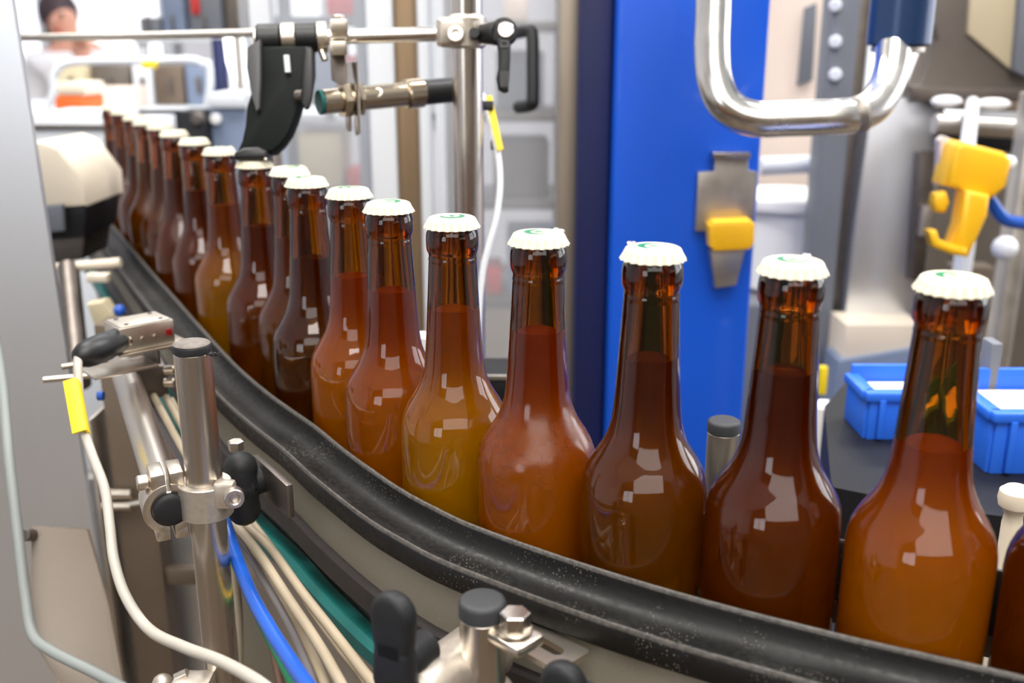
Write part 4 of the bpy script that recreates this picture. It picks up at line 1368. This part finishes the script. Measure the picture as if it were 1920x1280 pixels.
q = onh(1622, 822, DECK - 30)
crate('blue crate with white contents behind the second bottle neck from the right', q.x / MM, q.x / MM + 72, 36, 0, q.y / MM, 46, M['white'])
q = onh(1852, 886, DECK - 30)
crate('blue crate with a pale yellow filling at the right edge', q.x / MM, q.x / MM + 90, 44, 0, q.y / MM, 70, M['beige_cone'])
tag(MB().box(at(1846, 745, 800) - Z_ * 0.03, (9, 20, 155), None, 2).build('grey_stake', M['grey_machine'], None), 'slim grey stake left of the right blue crate', 'stake')
tag(MB().box(at(1850, 705, 960), (18, 8, 48), None, 1).build('yellow_label', M['beige_cone'], None), 'pale yellow upright label card behind the grey stake', 'card')
tag(MB().box(at(1541, 712, 1200), (10, 10, 34), None, 1).build('yellow_marker', M['yellow'], None), 'small yellow marker right of the second bottle from the right', 'marker')
tag(MB().cyl(at(1548, 800, 1000) - Z_ * 0.88, at(1548, 755, 1000), 13, n=24, bev=3).build('white_stub', M['white'], None), 'white stub just right of the dark red brown bottle neck', 'stub')
wk = thing('white_knob', 'white ball topped knob low at the right edge', 'stop', at(1885, 985, 560))  # a white ball knob on a stem, not a stop
MB().lathe([(0, -1140), (5, -1140), (5.5, 4), (4.8, 9), (6, 12), (8.6, 14.5), (9.4, 18.5), (8.8, 23), (6, 25.5), (0, 26)], at(1896, 992, 560), Z_, 28).build('knob_body', M['beige_cone'], wk)

# ================================================================ left background
bx = thing('beige_cover', 'cream chamfered machine cover on a dark drum at the left of the row', 'cover', at(130, 480, 1180))
zc_ = 1180
outline(MB(), [(40, 270), (120, 256), (150, 268), (196, 328), (200, 372), (60, 384)], zc_, 120, 6).build('cover_top', M['beige_cone'], bx)
outline(MB(), [(60, 384), (196, 372), (190, 430), (70, 440)], zc_ + 10, 100, 4).build('drum', M['dark_machine'], bx)
outline(MB(), [(60, 388), (120, 382), (122, 432), (66, 438)], zc_ - 50, 8, 2).build('grey_plate', M['grey_machine'], bx)
outline(MB(), [(70, 438), (186, 424), (180, 474), (80, 490)], zc_ + 30, 80, 4).build('lower_block', M['steel_dark'], bx)
cable('pale_rod', 'bright level rod under the cream cover, left of the rail', [at(100, 503, 1100), at(160, 498, 1100), at(226, 492, 1100)], 5.5, M['beige_cone'], None, 'rod', 12)
MBt = MB().cyl(at(128, 500, 1100), at(150, 720, 1010), 11, n=20)
tag(MBt.build('leg_tube', M['steel_dark'], None), 'blurred upright steel tube next to the large door panel edge', 'tube')
tag(outline(MB(), [(165, 512), (205, 512), (205, 528), (165, 528)], 1080, 14, 3).build('cream_fitting', M['beige_cone'], None), 'small cream fitting below the bright level rod', 'fitting')
tag(outline(MB(), [(168, 566), (200, 560), (228, 600), (214, 640), (190, 630)], 1010, 20, 4).build('beige_bracket', M['beige'], None), 'beige cable bundle bracket behind the photo sensor', 'bracket')
tag(MB().sphere(at(224, 582, 1000), 6, 12).build('blue_fitting', M['blue_hose'], None), 'small blue hose fitting behind the photo sensor', 'fitting')
tag(MB().box(Vector((ony(170, 520, 1240).x - 0.11, 1.27, 0.55)), (80, 60, 1100), None, 3).build('machine_upright', M['dark_machine'], None), 'near black machine upright under the cream cover, left of the rail', 'upright', 'machine uprights')



gb = thing('grey_box', 'pale grey machine box at the far left end of the bottle row', 'box', Vector((ony(130, 300, 1700).x, 1.75, 0)))
stand(60, 204, 212, 1700, 150).build('box_body', M['pale'], gb)
q = ony(132, 238, 1697)
MB().box(q, (125, 8, 8), None, 1).build('groove', M['steel_dark'], gb)

BZ = CZ - 0.150                                       # top of the long bench
bn_ = thing('work_bench', 'long pale bench at the back left carrying the orange bin and cabinets', 'bench', Vector((-0.85, 2.4, 0)))
MB().box(Vector((-1.045, 2.42, BZ - 0.02)), (620, 760, 40), None, 3).build('bench_top', M['pale'], bn_)
for xx in (-1.31, -0.78):
    for yy in (2.08, 2.76):
        MB().box(Vector((xx, yy, (BZ - 0.04) / 2)), (50, 50, (BZ - 0.04) * 1000), None, 2).build('leg', M['grey_machine'], bn_)
tag(stand(102, 156, 180, 2060, 110, BZ, 200).build('orange_bin', M['orange'], None), 'blurred orange bin at the left, behind the end of the row', 'bin')
qz = ony(130, 180, 2060).z
tag(stand(104, 160, 154, 2060, 110, qz, 170, 9).build('cream_sack', M['beige_cone'], None), 'cream sack lying on top of the orange bin', 'sack')
tag(stand(162, 246, 164, 2400, 110, BZ, 180).build('peach_carton', M['peach'], None), 'pale peach carton right of the orange bin, in front of the taupe cabinet', 'carton')
for (x0, x1, y0, Y, m, nm, lb) in ((250, 286, 118, 2560, 'pale', 'pale_cabinet', 'pale blue cabinet seen under the hoop'),
                                   (290, 345, 122, 2560, 'brown', 'brown_front', 'brown cabinet in the middle under the hoop'),
                                   (349, 396, 118, 2560, 'grey_blue', 'blue_cabinet', 'lavender blue cabinet at the right end under the hoop'),
                                   (168, 244, 122, 2600, 'hopper', 'taupe_cabinet', 'taupe cabinet above the pale peach carton'),
                                   (108, 160, 122, 2560, 'beige', 'olive_cabinet', 'olive beige cabinet behind the cream sack')):
    t = thing(nm, lb, 'cabinet', Vector((ony((x0 + x1) / 2, 170, Y).x, (Y + 60) * MM, BZ)), 'small cabinets on the bench')
    stand(x0, x1, y0, Y, 120, BZ, 160).build('body', M[m], t)
    MB().box(ony((x0 + x1) / 2, 160, Y - 6), (10, 12, 40), None, 2).build('handle', M['steel_dark'], t)

hoop = cable('hoop_handle', 'pale tubular hoop standing behind the far end of the row', [P(-905, 1990, 1416), P(-905, 1990, 300), ony(100, 165, 1990), ony(106, 135, 1990), ony(128, 118, 1990), ony(200, 114, 1990), ony(280, 114, 1990), ony(355, 112, 1990), ony(380, 120, 1990), ony(394, 145, 1990), P(-595, 1990, 300), P(-595, 1990, 1416)], 7.4, M['pale'], None, 'hoop', 12)
on_child(MB().box(ony(281, 121, 1982), (28, 14, 14), None, 3), hoop, 'yellow_tag', M['yellow'])

bb = thing('black_machine', 'black machine with a long thin beam and a round knob behind the far caps', 'machine', Vector((ony(360, 300, 1850).x, 1.9, 0)))
stand(328, 380, 208, 1850, 90).build('block', M['dark_machine'], bb)
outline(MB(), [(140, 207), (335, 206), (335, 213), (140, 215)], 1900, 40, 2).build('beam', M['dark_machine'], bb)
q = ony(372, 222, 1850)
MB().cyl(q + Y_ * 0.01, q - Y_ * 0.012, 11, n=20, bev=2).build('knob', M['steel_dark'], bb)
bp_ = thing('blue_grey_cabinet', 'blue grey cabinet left of the black press arm', 'cabinet', Vector((ony(450, 300, 1900).x, 1.94, 0)))
stand(395, 520, 203, 1900, 80).build('door_leaf', M['grey_blue'], bp_)
q = ony(406, 223, 1900)
MB().cyl(q + Y_ * 0.01, q - Y_ * 0.010, 10, n=20, bev=2).build('round_button', M['white'], bp_)
stand(392, 470, 174, 1890, 110, ony(430, 203, 1900).z, 190).build('top_ledge', M['pale'], bp_)
lm = thing('work_lamp', 'bright white slanted lamp left of the press arm hub', 'lamp', Vector((ony(445, 160, 2320).x, 2.32, 0)))
outline(MB(), [(422, 66), (454, 68), (458, 120), (462, 158), (440, 150), (428, 116)], 2300, 30, 3).build('lamp_diffuser', M['lamp_light'], lm)
outline(MB(), [(420, 60), (458, 60), (456, 70), (422, 70)], 2310, 50, 3).build('lamp_housing', M['grey_machine'], lm)
q = ony(446, 110, 2340)
MB().cyl(Vector((q.x, 2.345, 0)), Vector((q.x, 2.345, ony(446, 64, 2340).z)), 9, n=16).build('pole', M['steel_soft'], lm)
tag(stand(397, 418, 72, 2400, 40).build('blue_bar', M['navy'], None), 'dark blue upright bar beside the bright work lamp', 'bar')


def shelf_rack(lab, px0, px1, Y, tops, m):
    """open rack: four uprights and shelves whose tops lie at the given pixel heights"""
    a, b_ = ony(px0, 300, Y), ony(px1, 300, Y)
    t = thing('storage_rack', lab, 'rack', Vector(((a.x + b_.x) / 2, (Y + 150) * MM, 0)), 'storage racks in the hall')
    for xx in (a.x, b_.x):
        for yy in (Y * MM, (Y + 300) * MM):
            MB().box(Vector((xx, yy, 0.95)), (34, 34, 1900), None, 2).build('upright', M[m], t)
    for py in tops:
        zt = ony((px0 + px1) / 2, py, Y).z
        MB().box(Vector(((a.x + b_.x) / 2, (Y + 150) * MM, zt - 0.012)), ((b_.x - a.x) / MM, 320, 24), None, 2).build('shelf', M[m], t)


def on_shelf(nm, lab, cat, x0, x1, y0, y1, Y, m, depth=160):
    zt = ony((x0 + x1) / 2, y1, Y).z
    return tag(stand(x0, x1, y0, Y + 40, depth, zt + 0.002, (y0 + y1) / 2, 6).build(nm, M[m], None), lab, cat, 'boxes on the hall racks')


shelf_rack('grey rack seen through the guard door behind the press arm', 505, 688, 2700, (30, 180, 358, 520), 'grey_machine')
on_shelf('red_crate', 'red crate on the top shelf behind the rod clamp', 'crate', 612, 668, -12, 30, 2700, 'red')
on_shelf('red_crate', 'red crate seen through the guard door above the silver sensor', 'crate', 648, 680, 104, 180, 2700, 'red')
on_shelf('red_crate', 'red crate seen through the guard door lower than the silver sensor', 'crate', 650, 684, 318, 358, 2700, 'red')
on_shelf('grey_carton', 'grey carton left of the red crate above the silver sensor', 'carton', 560, 640, 70, 180, 2700, 'grey_blue')
on_shelf('cream_carton', 'cream carton behind the guard door under the silver sensor', 'carton', 560, 642, 248, 358, 2700, 'beige')
on_shelf('grey_carton', 'blue grey carton low behind the press arm', 'carton', 520, 610, 410, 520, 2700, 'grey_blue')
shelf_rack('taupe rack behind the see-through door with the black handle', 850, 1060, 2600, (40, 210, 375, 560), 'hopper')
on_shelf('grey_carton', 'dark grey carton high behind the black door handle', 'carton', 930, 1020, 95, 210, 2600, 'grey_machine', 220)
on_shelf('peach_carton', 'peach carton at the top behind the see-through door', 'carton', 945, 990, -5, 40, 2600, 'peach')
on_shelf('taupe_carton', 'wide taupe carton right of the hanging cable behind the door', 'carton', 925, 1030, 265, 375, 2600, 'hopper', 220)
on_shelf('red_crate', 'small red crate low behind the see-through door', 'crate', 910, 940, 505, 560, 2600, 'red')
on_shelf('grey_carton', 'grey carton low behind the see-through door, right of the small red crate', 'carton', 950, 1040, 440, 560, 2600, 'grey_blue', 220)

sz = ony(350, 66, 3400).z
shf = thing('storage_shelf', 'pale shelf in the hall carrying grey cabinets, right of the person', 'shelf', Vector((ony(365, 60, 3400).x, 3.6, 0)))
a, b_ = ony(250, 66, 3400), ony(480, 66, 3400)
MB().box(Vector(((a.x + b_.x) / 2, 3.6, sz - 0.012)), ((b_.x - a.x) / MM, 420, 24), None, 2).build('board', M['pale'], shf)
for xx in (a.x + 0.02, b_.x - 0.02):
    for yy in (3.42, 3.78):
        MB().box(Vector((xx, yy, (sz - 0.024) / 2)), (30, 30, (sz - 0.024) * 1000), None, 2).build('leg', M['pale'], shf)
for i, (x0, x1, y0, m, lb) in enumerate([
        (258, 298, 32, 'grey_machine', 'low grey cabinet on the hall shelf, right of the person'),
        (302, 346, -60, 'grey_blue', 'tall blue grey cabinet on the hall shelf, second from the person'),
        (352, 416, -60, 'grey_machine', 'grey cabinet with a red patch on the hall shelf'),
        (421, 472, -60, 'hopper', 'dark taupe cabinet on the hall shelf behind the press arm hub')]):
    t = thing('grey_cabinet', lb, 'cabinet', Vector((ony((x0 + x1) / 2, 40, 3420).x, 3.6, sz)), 'grey cabinets on the hall shelf')
    stand(x0, x1, y0, 3420, 340, sz, 20, 8).build('body', M[m], t)
    q = ony((x0 + x1) / 2, 44, 3414)
    MB().box(q, (8, 14, 50), None, 2).build('handle', M['steel_dark'], t)
    if i == 2:
        o = MB().box(ony(366, 8, 3414), (26, 14, 60), None, 3).build('red_patch', M['red'], t)

# ---------------------------------------------------------------- person in the hall
HY = 5.3
pp_c = ony(112, 40, HY / MM)
hx0, hz0 = pp_c.x, pp_c.z
per = thing('person', 'person in a white coat with dark hair, blurred in the hall at the upper left', 'person', Vector((hx0 + 0.08, HY, 0)))


def skin(name, pts, edges, rad, m, parent, sub=2):
    me = bpy.data.meshes.new(name)
    o0 = parent.location
    me.from_pydata([tuple(Vector(p) - o0) for p in pts], edges, [])
    ob = bpy.data.objects.new(name, me)
    C.objects.link(ob); ob.parent = parent
    md = ob.modifiers.new('Skin', 'SKIN')
    for i, r in enumerate(rad):
        me.skin_vertices[0].data[i].radius = (r, r) if not isinstance(r, tuple) else r
    me.skin_vertices[0].data[0].use_root = True
    s_ = ob.modifiers.new('Sub', 'SUBSURF'); s_.levels = sub; s_.render_levels = sub
    me.materials.append(m)
    for p in me.polygons:
        p.use_smooth = True
    return ob


bxp = hx0 + 0.08
nz = hz0 - 0.11
# body: pelvis root, spine, neck, head, arms, legs
pts = [(bxp, HY, 0.86), (bxp, HY, 1.02), (bxp - 0.01, HY, 1.22), (bxp - 0.02, HY, nz - 0.06), (hx0 + 0.03, HY, nz + 0.03), (hx0 + 0.015, HY - 0.01, hz0 + 0.0), (hx0 + 0.01, HY - 0.005, hz0 + 0.08),
       (bxp + 0.17, HY, nz - 0.08), (bxp + 0.24, HY - 0.05, nz - 0.34), (bxp + 0.16, HY - 0.26, nz - 0.16), (bxp + 0.15, HY - 0.31, nz - 0.08),
       (bxp - 0.20, HY, nz - 0.09), (bxp - 0.25, HY - 0.02, nz - 0.36), (bxp - 0.20, HY - 0.22, nz - 0.44), (bxp - 0.18, HY - 0.29, nz - 0.44),
       (bxp + 0.09, HY, 0.80), (bxp + 0.10, HY - 0.01, 0.46), (bxp + 0.10, HY, 0.08), (bxp + 0.11, HY - 0.13, 0.04),
       (bxp - 0.09, HY, 0.80), (bxp - 0.10, HY - 0.01, 0.46), (bxp - 0.10, HY, 0.08), (bxp - 0.11, HY - 0.13, 0.04)]
ed = [(0, 1), (1, 2), (2, 3), (3, 4), (4, 5), (5, 6), (3, 7), (7, 8), (8, 9), (9, 10), (3, 11), (11, 12), (12, 13), (13, 14), (0, 15), (15, 16), (16, 17), (17, 18), (0, 19), (19, 20), (20, 21), (21, 22)]
rad = [0.13, 0.12, 0.135, 0.10, 0.05, 0.085, 0.07, 0.062, 0.044, 0.034, 0.03, 0.062, 0.044, 0.034, 0.03, 0.085, 0.06, 0.045, 0.035, 0.085, 0.06, 0.045, 0.035]
skin('body', pts, ed, rad, M['skin'], per)
cpts = [(bxp, HY, 0.70), (bxp, HY, 0.9), (bxp, HY, 1.05), (bxp - 0.01, HY, 1.22), (bxp - 0.005, HY, nz - 0.02),
        (bxp + 0.17, HY, nz - 0.07), (bxp + 0.24, HY - 0.05, nz - 0.34), (bxp + 0.19, HY - 0.18, nz - 0.24), (bxp - 0.20, HY, nz - 0.09), (bxp - 0.25, HY - 0.02, nz - 0.36), (bxp - 0.21, HY - 0.19, nz - 0.43)]
skin('coat', cpts, [(0, 1), (1, 2), (2, 3), (3, 4), (4, 5), (5, 6), (6, 7), (4, 8), (8, 9), (9, 10)], [0.19, 0.17, 0.15, 0.17, 0.125, 0.092, 0.06, 0.05, 0.092, 0.068, 0.05], M['coat'], per)
MB().sphere((hx0 - 0.012, HY + 0.022, hz0 + 0.045), 98, 20, (1.0, 1.0, 1.05)).sphere((hx0 - 0.05, HY + 0.05, hz0 - 0.04), 62, 16, (0.8, 0.9, 1.5)).build('hair', M['hair'], per)
MB().sphere((hx0 + 0.02, HY - 0.105, hz0 - 0.0), 14, 10, (0.8, 1.2, 1.4)).build('nose', M['skin'], per)
MB().sphere((hx0 - 0.012, HY - 0.088, hz0 + 0.03), 10, 10).sphere((hx0 + 0.05, HY - 0.085, hz0 + 0.03), 10, 10).build('eyes', M['hair'], per)
MB().sphere((hx0 + 0.02, HY - 0.088, hz0 - 0.045), 16, 10, (1.3, 0.5, 0.4)).build('mouth', M['red'], per)
for s_, (hxp, hyp, hzp), up_ in ((1, (bxp + 0.15, HY - 0.31, nz - 0.08), 1), (-1, (bxp - 0.18, HY - 0.29, nz - 0.44), 0)):
    hp_, he_, hr_ = [(hxp, hyp, hzp)], [], [0.03]
    d_ = Vector((0, -0.35, 0.94)) if up_ else Vector((0.1, -0.97, -0.2))
    sd = Vector((1, 0, 0))
    hp_.append(tuple(Vector(hp_[0]) + d_ * 0.05)); he_.append((0, 1)); hr_.append(0.032)
    for k, L in enumerate((0.068, 0.078, 0.072, 0.056)):
        b0 = Vector(hp_[1]) + sd * (k - 1.5) * 0.018
        i0 = len(hp_)
        hp_ += [tuple(b0 + d_ * 0.02), tuple(b0 + d_ * (0.02 + L * 0.5) + Vector((0, -0.008, 0))), tuple(b0 + d_ * (0.02 + L) + Vector((0, -0.02, -0.004)))]
        he_ += [(1, i0), (i0, i0 + 1), (i0 + 1, i0 + 2)]
        hr_ += [0.009, 0.0085, 0.0075]
    i0 = len(hp_)
    hp_ += [tuple(Vector(hp_[0]) + sd * s_ * -0.035 + d_ * 0.03), tuple(Vector(hp_[0]) + sd * s_ * -0.05 + d_ * 0.065)]
    he_ += [(0, i0), (i0, i0 + 1)]; hr_ += [0.010, 0.009]
    skin('hand', hp_, he_, hr_, M['skin'], per, 1)
mb = MB()
for s_ in (1, -1):
    mb.lathe([(0, -0), (62, 0), (70, 300), (95, 640), (100, 780), (0, 790)], (bxp + s_ * 0.1, HY, 0.06), Z_, 20)
mb.build('trousers', M['trousers'], per)
mb = MB()
for s_ in (1, -1):
    mb.sphere((bxp + s_ * 0.105, HY - 0.06, 0.045), 60, 16, (0.85, 2.0, 0.75))
mb.build('shoes', M['dark_machine'], per)

# ================================================================ room
ROOM = [(-4.5, 4.0), (-3.5, 6.6)]
struct(MB().box(Vector((0, 1.8, -0.05)), (9000, 10000, 100)).build('floor', M['floor'], None))
WB = 6.6
struct(MB().box(Vector((0, WB + 0.06, 2.0)), (9000, 120, 4000)).build('wall_back', M['wall'], None))
struct(MB().box(Vector((-4.5, 1.8, 2.0)), (120, 10000, 4000)).build('wall_left', M['wall'], None))
struct(MB().box(Vector((4.5, 1.8, 2.0)), (120, 10000, 4000)).build('wall_right', M['wall'], None))
struct(MB().box(Vector((0, -3.25, 2.0)), (9000, 120, 4000)).build('wall_front', M['wall_front'], None))
wn = bpy.data.objects.new('window_6', None); C.objects.link(wn); wn.location = (-2.6, -3.19, 1.4); struct(wn)
MB().box(Vector((-2.6, -3.185, 1.95)), (1700, 20, 1500)).build('pane', M['front_light'], wn)
mb = MB()
for xx in (-0.85, 0, 0.85):
    mb.box(Vector((-2.6 + xx, -3.17, 1.95)), (60, 50, 1560), None, 4)
for zz in (1.2, 2.7):
    mb.box(Vector((-2.6, -3.17, zz)), (1760, 50, 60), None, 4)
mb.build('window_frame', M['pale'], wn)
for i, (y, w) in enumerate(((1.2, 1.8), (3.6, 1.8))):
    wn = bpy.data.objects.new('window_%d' % (i + 4), None); C.objects.link(wn); wn.location = (4.44, y, 1.5); struct(wn)
    MB().box(Vector((4.435, y, 2.0)), (20, w * 1000, 1700)).build('pane', M['side_light'], wn)
    mb = MB()
    for yy in (-w / 2, 0, w / 2):
        mb.box(Vector((4.42, y + yy, 2.0)), (50, 60, 1760), None, 4)
    for zz in (1.14, 2.86):
        mb.box(Vector((4.42, y, zz)), (50, w * 1000 + 60, 60), None, 4)
    mb.build('window_frame', M['pale'], wn)
for i, (x, w) in enumerate(((-2.9, 1.5), (-1.15, 1.3), (2.2, 1.5))):
    wn = bpy.data.objects.new('window_%d' % (i + 1), None); C.objects.link(wn); wn.location = (x, WB, 1.5); struct(wn)
    MB().box(Vector((x, WB - 0.012, 1.72)), (w * 1000, 20, 1500)).build('pane', M['window_light'], wn)
    mb = MB()
    for xx in (-w / 2, 0, w / 2):
        mb.box(Vector((x + xx, WB - 0.03, 1.72)), (60, 50, 1560), None, 4)
    for zz in (0.95, 2.49):
        mb.box(Vector((x, WB - 0.03, zz)), (w * 1000 + 60, 50, 60), None, 4)
    mb.build('window_frame', M['pale'], wn)

# ================================================================ light
world = bpy.data.worlds.new('hall'); bpy.context.scene.world = world
world.use_nodes = True
nt = world.node_tree
bg = nt.nodes['Background']
tc = nt.nodes.new('ShaderNodeTexCoord')
sx = nt.nodes.new('ShaderNodeSeparateXYZ')
cr = nt.nodes.new('ShaderNodeValToRGB')
mr = nt.nodes.new('ShaderNodeMapRange')
mr.inputs['From Min'].default_value = -1; mr.inputs['From Max'].default_value = 1
nt.links.new(tc.outputs['Generated'], sx.inputs[0]); nt.links.new(sx.outputs[2], mr.inputs['Value']); nt.links.new(mr.outputs[0], cr.inputs[0])
cr.color_ramp.elements[0].position = 0.36; cr.color_ramp.elements[0].color = (0.13, 0.105, 0.08, 1)
cr.color_ramp.elements[1].position = 0.52; cr.color_ramp.elements[1].color = (0.78, 0.79, 0.82, 1)
e_ = cr.color_ramp.elements.new(0.85); e_.color = (1.0, 1.0, 1.0, 1)
nt.links.new(cr.outputs[0], bg.inputs['Color'])
bg.inputs['Strength'].default_value = 0.55


def area(name, loc, target, sx_, sy_, power, col=(1, 1, 1)):
    l = bpy.data.lights.new(name, 'AREA'); l.shape = 'RECTANGLE'; l.size = sx_; l.size_y = sy_; l.energy = power; l.color = col
    o = bpy.data.objects.new(name, l); C.objects.link(o); o.location = loc
    o.rotation_euler = (Vector(target) - Vector(loc)).to_track_quat('-Z', 'Y').to_euler()
    return o


area('ceiling_lamp', (0.1, -0.5, 3.2), (0, 0.6, 1.1), 1.5, 1.2, 62, (1.0, 0.96, 0.90))
area('ceiling_lamp', (0.15, -2.6, 2.9), (0, 0.5, 1.2), 3.4, 1.2, 40, (1.0, 0.97, 0.93))
area('ceiling_lamp', (-0.9, 1.3, 3.3), (-0.3, 0.9, 1.1), 0.4, 1.6, 52, (1.0, 0.97, 0.92))
area('ceiling_lamp', (1.3, 1.4, 3.3), (0.2, 0.7, 1.1), 0.4, 1.6, 62, (1.0, 0.98, 0.95))
area('ceiling_lamp', (0.0, 4.0, 3.6), (0, 3.6, 0), 3.0, 0.5, 110, (0.97, 0.98, 1.0))

# ================================================================ camera
cam = bpy.data.cameras.new('camera')
co = bpy.data.objects.new('camera', cam); C.objects.link(co)
co.location = (0, 0, CZ)
co.rotation_euler = (pi / 2 - TH, 0, 0)
cam.sensor_width = 36; cam.lens = F / 1920 * 36
cam.clip_start = 0.02; cam.clip_end = 60
cam.dof.use_dof = True
cam.dof.focus_distance = 0.545
cam.dof.aperture_fstop = 6.8
sc_ = bpy.context.scene
sc_.camera = co
sc_.view_settings.view_transform = 'Standard'
sc_.view_settings.look = 'None'
sc_.view_settings.exposure = 0.0
sc_.view_settings.gamma = 1.0
sc_.view_settings.use_curve_mapping = False
cy = sc_.cycles
cy.max_bounces = 20; cy.diffuse_bounces = 7; cy.glossy_bounces = 4; cy.transmission_bounces = 14; cy.transparent_max_bounces = 10; cy.volume_bounces = 0
cy.use_denoising = True
cy.sample_clamp_indirect = 6.0
cy.blur_glossy = 0.6
for o in C.objects:
    if '_origin' in o:
        del o['_origin']
